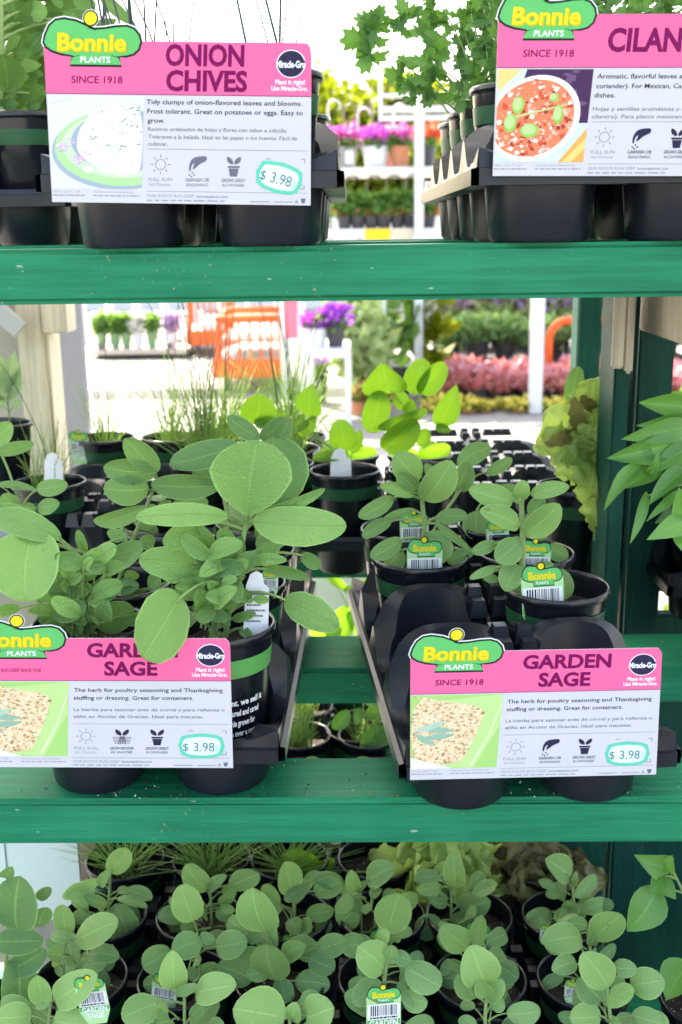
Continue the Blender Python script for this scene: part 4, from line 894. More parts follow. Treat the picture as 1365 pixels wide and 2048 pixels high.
for px, py, r, wp, rot, lab in ((768, 2012, 1, 70, 0.02, 'barcode tag in the pot at bottom centre'), (181, 1990, 1, 62, -0.15, 'tilted tag lettered garden sage at lower left'), (198, 1893, 3, 58, 0.0, 'tag under the dark leaf in the back left pot'),
    (330, 1982, 2, 52, 0.1, 'lime tag half covered by sage leaves at lower left'), (957, 1878, 3, 50, 0.0, 'tag behind the narrow leaf before the pale lettuce'), (765, 1893, 3, 50, -0.05, 'tag behind a round leaf left of the pale lettuce'),
    (1147, 1985, 2, 34, 0.0, 'narrow tag low in the right end pot'), (583, 1895, 3, 36, 0.0, 'tag hidden behind the largest round leaf'), (1095, 1872, 3, 26, 0.1, 'sliver of a tag in the right end back row')):
    plant_tag(px, py-12, rowY[r-1]-0.032, wp, lab, rot)

# dark leafy plant at bottom left
b = Vector((P(-40, 1900, 1.02).x, 1.03, ZL+0.007)); q = potted('potted_sage', 'large dark leaved sage at the left end of the bottom shelf', 'potted plant', b, 'big sage plants')
leafy(q, 1.0, [(20, 620), (30, 330), (40, 120)], [(70, 335, 80, 125, 195, 0, 0.1), (175, 385, -30, 390, 112, 0, 0.05), (185, 415, 30, 500, 110, 0.01, 0.05), (60, 440, 65, 660, 150, 0, 0.0), (150, 330, 190, 250, 80, 0.02, 0.0), (20, 130, 50, 85, 60, 0, 0.2), (150, 215, 205, 170, 50, 0.02, 0.0), (0, 300, -80, 200, 120, 0.01, 0.0), (30, 560, 120, 640, 120, 0.02, 0.0)], SAGE, 'sage', Z6, 0.0026, soilpt=b+Vector((0, 0, 0.126)), seed=90)

# --- bright backlit seedlings behind the gap
Z5 = (560, 590, 2.4375)
b = cBM(0, 0); q = potted('potted_seedling', 'yellow green broad leaved seedling with plain white tag behind the gap', 'potted plant', b, 'bright seedlings at the rear')
leafy(q, b.y, [(1330, 600), (1310, 500)], [(830, 275, 865, 122, 175, 0, 0.8, 'round'), (985, 230, 830, 270, 90, 0, 0.1), (1115, 235, 1130, 68, 135, 0, 0.8, 'heart'), (1060, 330, 1140, 235, 70, 0, 0.4), (1300, 405, 1270, 248, 140, 0, 0.9, 'round'), (1295, 430, 1125, 450, 62, 0, 0.1), (1040, 300, 1110, 270, 60, 0, 0.3), (1330, 420, 1365, 300, 50, 0.01, 0.3)], BRIGHT, 'round', Z1, 0.0018, soilpt=b+Vector((0, 0, 0.126)), seed=21, fold=0.2)
white_tag(682, 978, b.y-0.02, 44, 82, 'plain white tag standing in the bright seedling pot', 0.0, False)
b = cBM(1, 0); q = potted('potted_seedling', 'tallest yellow green backlit seedling with broad leaves at the centre', 'potted plant', b, 'bright seedlings at the rear')
leafy(q, b.y, [(600, 900), (620, 760), (640, 620)], [(540, 480, 500, 330, 215, 0, 0.9, 'heart'), (640, 480, 712, 312, 118, 0, 0.8), (685, 480, 800, 325, 118, 0, 0.85), (445, 672, 495, 465, 130, 0, 0.7), (770, 640, 862, 435, 125, 0, 0.9, 'basil'), (510, 755, 665, 600, 150, -0.02, 0.6), (480, 650, 722, 560, 66, 0, 0.1), (600, 560, 570, 470, 80, 0.02, 0.2), (690, 740, 720, 650, 70, 0, 0.9), (620, 580, 650, 510, 60, 0, 0.7), (760, 640, 835, 665, 45, 0, 0.5)], BRIGHT, 'round', Z5, 0.0018, soilpt=b+Vector((0, 0, 0.126)), seed=22, fold=0.2)
for c, r, lab in ((0, 1, 'low seedling in the second pot row behind the white tag'), (1, 1, 'low seedling behind the tallest backlit seedling')):
    b = cBM(c, r); q = potted('potted_seedling', lab, 'potted plant', b, 'bright seedlings at the rear'); rng = random.Random(c+5); mb = MB()
    for k in range(7):
        a = k*2.4; p0 = b+Vector((0, 0, 0.135)); leaf(mb, p0, p0+Vector((0.05*math.cos(a), 0.05*math.sin(a), rng.uniform(0.0, 0.03))), 0.032, BRIGHT, 'round', tint=0.6, rng=rng)
    mb.build('foliage', q, smooth=True)

# --- chives
def chives(label, b, n, h, spread, seed, dark=2, name='potted_chives', sc=1.0, group='chive pots'):
    q = potted(name, label, 'potted plant', b, group); rng = random.Random(seed); mb = MB()
    for k in range(int(n*0.7)):
        a, r = rng.uniform(0, 6.28), rng.uniform(0, 0.022); p0 = b+Vector((r*math.cos(a), r*math.sin(a), 0.125))
        L = h*rng.uniform(0.35, 1.0); sx, sy = rng.gauss(0, spread), rng.gauss(0, spread*0.7); bend = rng.uniform(0, 0.5)
        pts = [p0+Vector((sx*s**(1+bend)*1.2, sy*s**(1+bend), L*s*(1-0.12*s*abs(sx)/spread*0.6))) for s in (0, 0.25, 0.5, 0.75, 1)]
        mb.tube(pts, 0.0010, 0.0003, CHIVE, 4, rng.uniform(0.2, 1))
    for k in range(dark):
        sx = rng.uniform(-0.09, 0.05); L = h*rng.uniform(1.3, 1.9); p0 = b+Vector((rng.uniform(-0.015, 0.015), 0, 0.125))
        mb.tube([p0+Vector((sx*s**1.6, 0.01*s, L*(s-0.1*s**3))) for s in (0, 0.2, 0.4, 0.6, 0.8, 1)], 0.0010, 0.0005, DARKCH, 4)
    mb.build('blades', q, smooth=True); return q
chives('short chives with a milky tag in front of the pale post', cBL(0, 0), 90, 0.13, 0.022, 1, 2)
white_tag(108, 965, cBL(0, 0).y-0.02, 38, 60, 'milky white tag in the leftmost chive pot', 0.0, False)
chives('tall chives at the rear beside the blue grey panel', cBL(1, 3), 80, 0.20, 0.03, 2, 2)
chives('chives with a small green tag at rear left of the tray', cBL(0, 3), 60, 0.16, 0.03, 3, 1)
chives('tall chive clump left of centre with dark arching stems', cBC(0, 0), 150, 0.19, 0.035, 4, 9)
chives('chive clump in the middle of the rear tray', cBC(0, 1), 140, 0.20, 0.04, 5, 6)
chives('chive clump right in the rear tray beside the bright seedling', cBC(1, 1), 150, 0.22, 0.04, 6, 5)
chives('chive clump farthest back in the rear tray', cBC(1, 2), 120, 0.19, 0.045, 7, 3)
chives('low tufted chives half hidden by a dusky sage leaf', cBC(1, 0), 110, 0.11, 0.03, 8, 1)
chives('wispy chives farthest back on the left of the rear tray', cBC(0, 2), 100, 0.16, 0.05, 9, 3)
plant_tag(158, 880, cBL(0, 3).y-0.04, 40, 'lime green tag at the rear of the left chive tray', 0)

rng = random.Random(77); mb = MB(); WHT = plain('perlite grain', (0.6, 0.58, 0.53), 0.8); SOC = plain('peat crumb', (0.035, 0.022, 0.014), 0.95); ORC = plain('bark crumb', (0.30, 0.13, 0.06), 0.9)
def crumb(p, r, m_):
    n0 = mb.add([p+Vector((rng.uniform(-r, r), rng.uniform(-r, r), z_*r*rng.uniform(0.5, 1))) for z_ in (0, 0, 0, 1)]); mb.face((n0, n0+1, n0+3), m_); mb.face((n0+1, n0+2, n0+3), m_); mb.face((n0+2, n0, n0+3), m_)
for k in range(420):
    px = rng.choice([rng.gauss(960, 130), rng.gauss(1120, 60), rng.gauss(400, 160), rng.uniform(0, 1365)]); yy = 0.908+abs(rng.gauss(0, 0.03)); x = P(px, 1600, 0.93).x
    if yy < 0.99: crumb(Vector((x, yy, ZM+0.0004)), rng.uniform(0.0006, 0.0022), rng.choice([WHT, SOC, SOC, ORC]))
tag(mb.build('soil_crumbs'), 'soil and perlite crumbs spilled along the front board of the middle shelf', 'crumbs', kind='stuff')
# ------------------------------------------------------------------ lower shelf rear
def lp(px, py): 
    p = Pz(px, py, ZR); return Vector((p.x, p.y, ZL+0.007))
b = lp(600, 1468); chives('grassy chives seen through the gap below the rear board', b, 130, 0.085, 0.016, 11, 0, group='lower rear plants')
b2 = lp(715, 1455); q = potted('potted_seedling', 'round leaved seedling seen through the gap beside the grassy chives', 'potted plant', b2, 'lower rear plants')
Zg = (520, 1120, 3.59)
leafy(q, b2.y-0.02, [(720, 1260), (740, 1130), (745, 1000)], [(640, 1080, 520, 1210, 100, 0, 0.1), (760, 1100, 940, 1090, 110, 0.02, 0.1), (870, 1200, 760, 1420, 170, -0.03, 0.6, 'round'), (880, 1180, 960, 1440, 170, -0.03, 0.6, 'round'), (720, 1060, 690, 1180, 60, 0, 0.2), (760, 1020, 930, 1010, 80, 0, 0.4)], BASIL, 'sage', Zg, 0.0018, soilpt=b2+Vector((0, 0, 0.126)), seed=31)
def ptray(px, py, rows, label): p = lp(px, py); return tray(label, p.x+PITCHC/2, p.y, ZL, rows, 0, 'black carrying trays on the rack')
cL1 = ptray(600, 1468, 3, 'black tray low at the rear under the gap in the middle shelf')
chives('grassy chives low at the rear, second of the gap', cL1(0, 1), 100, 0.09, 0.02, 12, 0, group='lower rear plants')
chives('tufted chives low at the rear, centre', cL1(1, 0), 90, 0.08, 0.025, 16, 0, group='lower rear plants')
white_tag(675, 1740, 1.5, 40, 70, 'white tag at the rear of the bottom shelf', 0.0, True)
rear = []
for i, (px, lab) in enumerate(((250, 'left'), (580, 'centre'), (895, 'right'))):
    x_ = P(px, 1714, 1.335).x; cc = tray('black tray at the rear of the bottom shelf holding mixed seedlings, %s one of three' % lab, x_+PITCHC/2, 1.335, ZL, 3); rear.append(cc)
    for c in (0, 1):
        for r in (0, 1, 2):
            bb = cc(c, r)
            if r == 0: continue
            q = potted('potted_seedling', 'low seedling at the rear of the bottom shelf, %s tray, %s %s' % (lab, ('left', 'right')[c], ('', 'second row', 'third row', 'last row')[r]), 'potted plant', bb, 'lower rear plants'); rng = random.Random(i*7+c*3+r); mb = MB()
            for k in range(9):
                a = k*2.4; p0 = bb+Vector((0, 0, 0.13)); leaf(mb, p0, p0+Vector((rng.uniform(0.03, 0.06)*math.cos(a), rng.uniform(0.03, 0.06)*math.sin(a), rng.uniform(0.0, 0.04))), 0.035, (SAGE, BASIL, BRIGHT)[(i+c+r) % 3], 'sage', tint=rng.uniform(0.1, 0.6), rng=rng)
            mb.build('foliage', q, smooth=True)
chives('wide spiky chives low at the rear under the front board', rear[0](1, 0), 120, 0.12, 0.06, 13, 2, group='lower rear plants')
chives('spiky chives low at the rear beside the white board', rear[0](0, 0), 100, 0.10, 0.05, 15, 2, group='lower rear plants')
chives('yellow green tuft low at the rear, right of the spiky chives', rear[1](0, 0), 130, 0.07, 0.04, 14, 0, group='lower rear plants')
bb = rear[1](1, 0); q = potted('potted_seedling', 'bright chard seedling low at the rear, centre of the bottom shelf', 'potted plant', bb, 'lower rear plants')
leafy(q, bb.y, [(1290, 110), (1270, 60)], [(1250, 110, 1205, 30, 70, 0, 0.9), (1260, 70, 1300, 120, 60, 0, 0.7), (1240, 60, 1140, 40, 70, 0, 0.4), (1290, 100, 1340, 60, 50, 0, 0.6)], BRIGHT, 'round', (0, 1690, 2.0), 0.0016, soilpt=bb+Vector((0, 0, 0.126)), seed=35)
# white board at lower left
Yw = 1.42; mb = MB(); p0, p1 = P(-60, 1850, Yw), P(168, 1850, Yw)
wb = thing('white_board', 'blank white foam board leaning on the rear of the bottom shelf at left', 'board', (0, Yw, ZL))
mb.box((p0.x, Yw, ZL+0.0), (p1.x, Yw+0.008, P(100, 1660, Yw).z), plain('white foam board', (0.82, 0.82, 0.86), 0.5)); mb.build('panel', wb)
mb = MB(); mb.box((P(10, 1700, Yw).x, Yw-0.0012, ZL), (P(12, 1700, Yw).x, Yw, P(100, 1660, Yw).z-0.01), GREY); mb.build('panel_seam', wb)
mb = MB(); mb.box((P(166, 1800, 1.46).x, 1.46, 0), (P(201, 1800, 1.46).x, 1.49, 0.745), plain('grey weathered lumber', (0.20, 0.18, 0.15), 0.7, 0.3, 0.2)); tag(mb.build('wooden_post'), 'grey weathered post between the white board and the spiky chives', 'post')

# lettuces
def lettuce(label, b, r, h, m, n, seed, m2=None, group='lettuces'):
    q = potted('potted_lettuce', label, 'potted plant', b, group); rng = random.Random(seed); mb = MB()
    for k in range(n):
        a = k*2.399; f = ((k+1)/n)**0.8; p0 = b+Vector((0.3*r*f*math.cos(a), 0.3*r*f*math.sin(a), 0.128)); rad = r*f*rng.uniform(0.75, 1.1); hh = h*(1-1.25*f)*rng.uniform(0.8, 1.2)
        leaf(mb, p0, p0+Vector((rad*math.cos(a), rad*math.sin(a), hh+0.01)), r*rng.uniform(0.55, 0.8), m2 if (m2 and rng.random() < 0.4) else m, 'round', rng.uniform(-40, 40), rng.uniform(0.05, 0.3), 0.2, rng.uniform(0.1, 1), 18, 10, 0.15, rng.uniform(3, 6), rng)
    mb.build('foliage', q, smooth=True); return q
b = Vector((P(1150, 1000, 1.50).x, 1.50, ZM+0.007))
q = potted('potted_lettuce', 'pale ruffled lettuce drooping over its pot beside the green rack posts', 'potted plant', b, 'lettuces')
Z4 = (1060, 580, 3.7246); rng = random.Random(4); mb = MB()
for L in [(480, 1180, 120, 900, 380, 0, 0.7), (450, 1150, 480, 660, 330, 0.01, 0.4), (520, 1150, 560, 640, 260, 0.02, 0.5), (480, 1180, 40, 1150, 330, -0.02, 0.5), (460, 1230, 190, 1360, 300, -0.04, 0.6), (470, 1260, 420, 1560, 330, -0.06, 0.6), (500, 1300, 500, 1760, 260, -0.06, 0.35), (480, 1500, 540, 1900, 150, -0.05, 0.2), (430, 1230, 440, 1000, 220, -0.03, 0.8), (480, 1240, 560, 1050, 240, -0.03, 0.8), (420, 1250, 330, 1060, 160, -0.03, 0.3), (520, 1900, 545, 2020, 60, -0.05, 0.5)]:
    bx, by, tx, ty, wp, d, tt = L; bb = P(1060+bx/3.7246, 580+by/3.7246, 1.46+d*0.3); t_ = P(1060+tx/3.7246, 580+ty/3.7246, 1.46+d)
    leaf(mb, bb, t_, m_per_px(bb)*wp/3.7246, LETT, 'round', rng.uniform(-20, 20), rng.uniform(0, 0.15), 0.15, tt, 26, 16, 0.17, rng.uniform(4, 7), rng)
for L in [(400, 1080, 330, 800, 130, -0.03), (330, 1060, 120, 1150, 110, -0.05), (500, 900, 380, 790, 100, -0.01)]:
    bx, by, tx, ty, wp, d = L; bb = P(1060+bx/3.7246, 580+by/3.7246, 1.46+d*0.3); t_ = P(1060+tx/3.7246, 580+ty/3.7246, 1.46+d)
    leaf(mb, bb, t_, m_per_px(bb)*wp/3.7246, LETTR, 'round', rng.uniform(-20, 20), 0.1, 0.15, 0.8, 16, 10, 0.16, 5, rng)
leaf(mb, P(1142, 812, 1.5), P(1157, 732, 1.5), m_per_px(P(1150, 800, 1.5))*38, SAGE, 'sage', tint=0.3)
mb.build('foliage', q, smooth=True)
lettuce('lime green lettuce on the bottom shelf behind the small sage', rear[2](0, 0), 0.092, 0.09, LETT, 34, 3)
lettuce('dark bronze lettuce with crinkled leaves on the bottom shelf', rear[2](1, 0)+Vector((0.0, -0.008, 0)), 0.078, 0.07, LETTR, 36, 6)
lettuce('small lime lettuce low behind the right rack post', lp(1350, 1240), 0.07, 0.08, LETT, 12, 7)
# lime leafy plant and white card seen in the gap between the two middle trays
Yg = 1.95; b = Vector((P(700, 1260, Yg).x, Yg, ZL+0.007)); q = potted('potted_chard', 'lime green leafy plant shining in the gap between the middle trays', 'potted plant', b, 'lower rear plants')
leafy(q, Yg, [(640, 560), (660, 400)], [(420, 560, 440, 400, 160, 0, 0.9), (560, 560, 640, 330, 180, 0, 0.9), (800, 120, 720, 420, 170, -0.02, 0.9, 'basil'), (600, 210, 800, 260, 90, 0, 0.6, 'basil'), (700, 560, 800, 400, 150, 0, 0.8), (480, 120, 640, 230, 70, 0.02, 0.4, 'basil'), (720, 500, 660, 330, 120, 0, 1.0), (480, 560, 590, 480, 120, -0.02, 0.8), (760, 560, 840, 480, 140, -0.02, 0.9)], BRIGHT, 'sage', Zg, 0.002, soilpt=b+Vector((0, 0, 0.126)), seed=33)
mb = MB(); Yc = 2.12; mb.box((P(600, 1300, Yc).x, Yc, ZL), (P(775, 1300, Yc).x, Yc+0.006, P(700, 1139, Yc).z), plain('white coated card', (0.82, 0.82, 0.86), 0.4)); tag(mb.build('white_card'), 'white card standing behind the lime green plant in the gap', 'card')
chives('tuft of chives low at rear right of the gap', cL1(0, 2), 60, 0.08, 0.02, 17, 0, group='lower rear plants')

# ------------------------------------------------------------------ right edge plants
b = Vector((P(1480, 1150, 1.2).x, 1.2, ZM+0.007)); q = potted('potted_pepper', 'pepper plant with long drooping pointed leaves at the right edge', 'potted plant', b, 'pointed leaf plants at right')
leafy(q, 1.16, [(1500, 1500), (1400, 1200), (1300, 1000)], [(1250, 880, 810, 838, 150, 0.02, 0.6), (1230, 960, 790, 1010, 110, 0.01, 0.3), (1200, 1010, 675, 1112, 150, 0, 0.55), (1150, 1120, 570, 1255, 185, 0, 0.3), (870, 1290, 552, 1645, 105, -0.02, 0.45), (1200, 1330, 880, 1610, 125, -0.02, 0.3), (1180, 1480, 865, 1730, 70, -0.02, 0.35), (870, 1500, 745, 1895, 66, -0.02, 0.35),
    (880, 1370, 880, 1118, 92, -0.02, 0.9), (880, 1370, 965, 1190, 66, -0.02, 0.8), (1250, 1160, 890, 1375, 140, -0.02, 0.3), (1000, 1290, 700, 1480, 130, -0.01, 0.5), (1180, 1720, 870, 1862, 150, -0.03, 0.95), (1130, 1780, 1110, 1470, 130, -0.03, 0.9), (1130, 1790, 1180, 1990, 130, -0.03, 0.9), (1240, 1240, 1010, 1480, 120, 0, 0.4)], BASIL, 'basil', Z4, 0.0026, soilpt=b+Vector((0, 0, 0.126)), seed=51, curl=0.13, fold=0.25, nv=12)
p = P(1420, 1000, 1.40); cRB = tray('black tray of dark leafy pots in the next bay behind the pepper plant', p.x+PITCHC/2, 1.40, ZM, 3)
for c in (0, 1):
    for r in (0, 1, 2):
        bb = cRB(c, r); q = potted('potted_pepper', 'leafy pepper in the next bay at the right edge, %s pot of the %s row' % (('left', 'right')[c], ('first', 'second', 'third')[r]), 'potted plant', bb, 'pointed leaf plants at right'); rng = random.Random(c*3+r+600); mb = MB()
        for k in range(22):
            a = k*2.4; p0 = bb+Vector((0, 0, 0.13+0.006*k)); leaf(mb, p0, p0+Vector((0.075*math.cos(a), 0.075*math.sin(a), rng.uniform(-0.04, 0.02))), 0.034, BASIL, 'basil', tint=rng.uniform(0, 0.6), rng=rng)
        mb.build('foliage', q, smooth=True)
b = Vector((P(1430, 1860, 1.05).x, 1.05, ZL+0.007)); q = potted('potted_basil', 'basil sprig with toothed leaves leaning in at the lower right corner', 'potted plant', b, 'pointed leaf plants at right')
leafy(q, 1.02, [(1420, 500), (1420, 300), (1345, 140)], [(1265, 165, 1142, 345, 135, -0.01, 0.5), (1325, 85, 1170, 38, 90, 0, 0.6), (1255, 125, 1338, 218, 66, -0.01, 0.5), (1300, 100, 1325, 40, 60, 0, 0.8), (1400, 470, 1300, 622, 130, -0.02, 0.85), (1290, 120, 1240, 200, 60, -0.01, 0.5)], BASIL, 'basil', Z7, 0.0022, soilpt=b+Vector((0, 0, 0.126)), seed=52, curl=0.1, fold=0.2)
b = Vector((P(1400, 700, 1.75).x, 1.75, ZM+0.007)); lettuce('dark and lime leaf lettuce behind the right rack post', b+Vector((0.03, 0, 0)), 0.13, 0.2, LETT, 14, 9, LETTR)
b = Vector((P(-5, 800, 1.62).x, 1.62, 0.794+0.10)); q = potted('potted_variegated_plant', 'small plant with white edged leaves in a raised pot at the left edge', 'potted plant', b, 'edge plants', 0.9, False)
VAR = leaf_mat('variegated leaf', (0.08, 0.22, 0.05), (0.42, 0.55, 0.36), (0.4, 0.55, 0.2), 0.3, 0.2, 120, 0.2)
leafy(q, 1.6, [(20, 840), (10, 760)], [(10, 780, 30, 700, 34, 0, 0.6), (20, 790, 52, 765, 22, 0, 0.9), (0, 760, -20, 690, 40, 0, 0.4), (20, 800, 40, 730, 26, 0, 0.2), (5, 815, -20, 770, 30, 0, 0.3), (25, 815, 45, 800, 18, 0, 0.4), (0, 800, 20, 750, 30, -0.01, 0.8)], VAR, 'basil', (0, 0, 1), 0.0016, soilpt=b+Vector((0, 0, 0.115)), seed=61)
mb = MB(); mb.box((b.x-0.08, 1.56, 0.795), (b.x+0.06, 1.70, b.z-0.001), plain('grey plinth', (0.3, 0.31, 0.34), 0.6)); tag(mb.build('plinth_block'), 'grey block carrying the white edged plant at the left edge', 'block')

# ------------------------------------------------------------------ top shelf plants
b = cT0(1, 0); q = potted('potted_sage', 'tall leafy sage behind the top left corner, in a green banded pot', 'potted plant', b, 'big sage plants')
Z8 = (0, 0, 3.79)
leafy(q, b.y, [(20, 860), (15, 300), (10, -80)], [(60, 690, 20, 410, 270, -0.03, 0.5), (40, 380, 150, 260, 70, -0.01, 0.6), (95, 400, 248, 390, 85, 0, 0.3), (160, 500, 320, 490, 90, 0, 0.9, 'basil'), (90, 280, 270, -20, 110, 0.01, 0.3), (150, 180, 250, 130, 70, 0, 0.2), (210, 90, 360, 90, 150, 0.02, 0.95), (130, 590, 220, 580, 60, 0, 0.7), (60, 690, 130, 690, 110, 0, 0.6), (120, 740, 290, 740, 60, 0, 0.4), (220, 720, 330, 650, 80, 0, 0.2), (100, 500, 180, 300, 90, 0.02, 0.05), (200, 420, 330, 250, 110, 0.03, 0.0), (160, 640, 280, 560, 110, 0.02, 0.1), (60, 300, -20, 150, 120, 0.01, 0.2),
    (760, -30, 1065, 240, 100, 0, 0.35, 'basil'), (500, 190, 560, 90, 110, 0.02, 0.5), (720, 240, 890, 145, 110, 0.02, 0.4, 'basil'), (560, -20, 680, 60, 90, 0.02, 0.4), (400, -40, 470, 60, 70, 0.02, 0.4), (300, 200, 390, 150, 100, 0.02, 0.2), (40, 800, 140, 780, 90, 0, 0.1), (200, 830, 310, 790, 80, 0.01, 0.1), (0, 830, 60, 760, 90, 0.01, 0.1), (80, 130, 10, -20, 120, 0.02, 0.2), (240, 560, 330, 560, 60, 0.03, 0.1), (30, 560, 110, 520, 70, 0.02, 0.1), (110, 830, 180, 700, 90, 0.02, 0.05), (260, 800, 320, 700, 80, 0.03, 0.05), (0, 200, 100, 100, 100, 0.03, 0.0)], SAGE2, 'sage', Z8, 0.004, soilpt=b+Vector((0, 0, 0.126)), seed=71)
for c, r, lab in ((0, 0, 'black pot cut off by the left edge on the top shelf'), (1, 1, 'black pot behind the tall sage on the top shelf')):
    b = cT0(c, r); q = potted('potted_sage', lab, 'potted plant', b, 'big sage plants'); rng = random.Random(r+3); mb = MB()
    for k in range(34):
        a = k*2.4; p0 = b+Vector((0, 0, 0.14+0.007*k)); leaf(mb, p0, p0+Vector((0.07*math.cos(a), 0.07*math.sin(a), rng.uniform(0, 0.03))), 0.04, SAGE2, 'sage', tint=rng.uniform(0, 0.4), rng=rng)
    mb.build('foliage', q, smooth=True)
DST = DARKCH
for i, (c, r) in enumerate(((0, 0), (1, 0), (0, 1), (0, 2), (0, 3), (1, 3))):
    b = cT1(c, r); q = potted('potted_chives', 'thin chives behind the onion chives sign, %s' % ['front left pot', 'front right pot', 'second row pot', 'third row pot', 'rear left pot', 'rear right pot with its rim showing'][i], 'potted plant', b, 'chive pots of the top shelf', 0.9)
    rng = random.Random(i+30); mb = MB()
    for k in range(34):
        a = rng.uniform(0, 6.28); p0 = b+Vector((0.02*math.cos(a), 0.02*math.sin(a), 0.113)); L = rng.uniform(0.01, 0.035); mb.tube([p0+Vector((rng.gauss(0, 0.01)*s, rng.gauss(0, 0.01)*s, L*s)) for s in (0, 0.5, 1)], 0.001, 0.0004, CHIVE, 4, 0.5)
    for k in range(5 if i % 2 == 0 else 3):
        sx = rng.gauss(-0.03, 0.05); L = rng.uniform(0.20, 0.34); p0 = b+Vector((rng.uniform(-0.02, 0.02), 0, 0.113)); mb.tube([p0+Vector((sx*s**1.5, 0.02*s, L*(s-0.08*s**3))) for s in (0, 0.2, 0.4, 0.6, 0.8, 1)], 0.0014, 0.0007, DST, 4)
    mb.build('blades', q, smooth=True)
Z9 = (683, 0, 2.0)
CL = [[(300, 130, 250, 40, 0), (190, 170, 60, 160, 0), (200, 130, 100, 90, 0.01), (260, 190, 380, 180, 0), (300, 300, 215, 300, 0), (330, 270, 400, 230, 0)], [(410, 130, 375, 80, 0), (440, 90, 500, 80, 0), (430, 30, 350, -20, 0), (400, 260, 330, 250, 0), (420, 350, 330, 330, 0), (430, 300, 520, 300, 0), (240, 370, 300, 360, 0), (470, 240, 560, 180, 0)], [(500, 150, 600, 120, 0), (540, 220, 620, 190, 0), (560, 330, 640, 290, 0), (500, 380, 580, 380, 0), (520, 60, 620, 20, 0), (580, 260, 600, 340, 0), (470, 330, 480, 410, 0), (520, 100, 520, 30, 0)], [(560, 60, 620, -40, 0), (900, 60, 960, -20, 0), (1000, 40, 1080, 0, 0), (1100, 50, 1180, 0, 0), (1240, 40, 1320, 0, 0), (1320, 50, 1380, 10, 0), (780, -10, 700, -50, 0)]]
for i, (c, r) in enumerate(((0, 4), (0, 3), (0, 2), (0, 1))):
    b = cT2(c, r); q = potted('potted_cilantro', 'cilantro with toothed leaves, %s of the pots beside the cilantro sign' % ['farthest', 'third', 'second', 'nearest'][i], 'potted plant', b, 'cilantro pots', 0.9)
    rng = random.Random(i+200); mb = MB(); sm = MB(); s0 = b+Vector((0, 0, 0.113))
    for (bx, by, tx, ty, d) in CL[i]:
        Yl = b.y-0.02+rng.uniform(-0.02, 0.02); bb = P(683+bx/2, by/2, Yl); t_ = P(683+tx/2, ty/2, Yl-0.01); t_ = bb+(t_-bb)*1.7
        trifol(mb, bb, t_, CIL, rng.uniform(0.1, 0.8), rng); sm.tube(arc(s0+Vector((rng.uniform(-.015, .015), 0, 0)), bb+(t_-bb)*0.3, 0.1), 0.0014, 0.0008, STEM, 5)
    for k in range(9):
        a = rng.uniform(0, 6.28); rad = rng.uniform(0.01, 0.05); bb = s0+Vector((rad*math.cos(a)+0.02, rad*math.sin(a)*0.7, rng.uniform(0.02, 0.16))); t_ = bb+Vector((0.034*math.cos(a), 0.034*math.sin(a), rng.uniform(-0.01, 0.02)))
        trifol(mb, bb, t_, CIL, rng.uniform(0.0, 0.7), rng); sm.tube(arc(s0, bb, 0.05), 0.0013, 0.0007, STEM, 5)
    mb.build('foliage', q); sm.build('stem', q, smooth=True)
for c, r, lab in ((1, 0, 'front'), (1, 1, 'second'), (1, 2, 'third')):
    b = cT2(c, r); q = potted('potted_cilantro', 'cilantro hidden behind the cilantro sign, %s pot of the right column' % lab, 'potted plant', b, 'cilantro pots', 0.9); rng = random.Random(r+300); mb = MB()
    for k in range(22):
        a = rng.uniform(0, 6.28); rad = rng.uniform(0.01, 0.06); bb = b+Vector((rad*math.cos(a), rad*math.sin(a)*0.7, rng.uniform(0.14, 0.26))); trifol(mb, bb, bb+Vector((0.03*math.cos(a), 0.03*math.sin(a), 0.01)), CIL, rng.uniform(0, 0.8), rng)
    mb.build('foliage', q)

# ------------------------------------------------------------------ the garden centre behind
STEELW = plain('white coated steel', (0.66, 0.67, 0.68), 0.4); ORANGE = plain('orange coated steel', (0.80, 0.13, 0.02), 0.4, 0.5, 0.08); TYRE = plain('grey caster', (0.12, 0.11, 0.10), 0.6); PLANK = plain('pale deck plank', (0.55, 0.48, 0.40), 0.7, 0.3, 0.2)
def fol(mb, c, rx, ry, rz, n, s, m, rng, shell=0.5):
    for k in range(n):
        while True:
            d = Vector((rng.uniform(-1, 1), rng.uniform(-1, 1), rng.uniform(-1, 1)))
            if d.length <= 1 and d.length > shell*rng.random(): break
        p = Vector(c)+Vector((d.x*rx, d.y*ry, d.z*rz)); a = Vector((rng.gauss(0, 1), rng.gauss(0, 1), rng.gauss(0, 0.7)+0.4)).normalized(); b = a.cross(Vector((rng.gauss(0, 1), rng.gauss(0, 1), rng.gauss(0, 1)))).normalized(); L = s*rng.uniform(0.6, 1.3)
        n0 = mb.add([p, p+a*L*0.5+b*L*0.32, p+a*L, p+a*L*0.5-b*L*0.32]); mb.face((n0, n0+1, n0+2, n0+3), m, [(0.5, 0), (0, 0.5), (0.5, 1), (1, 0.5)], rng.uniform(0, 1))
def bg_pot(mb, r, h, m): mb.lathe([(0.001, 0.002), (r*0.72, 0), (r*0.95, h*0.9), (r, h*0.9), (r, h), (r*0.93, h), (r*0.9, h*0.86), (0.001, h*0.86)], m, n=18)
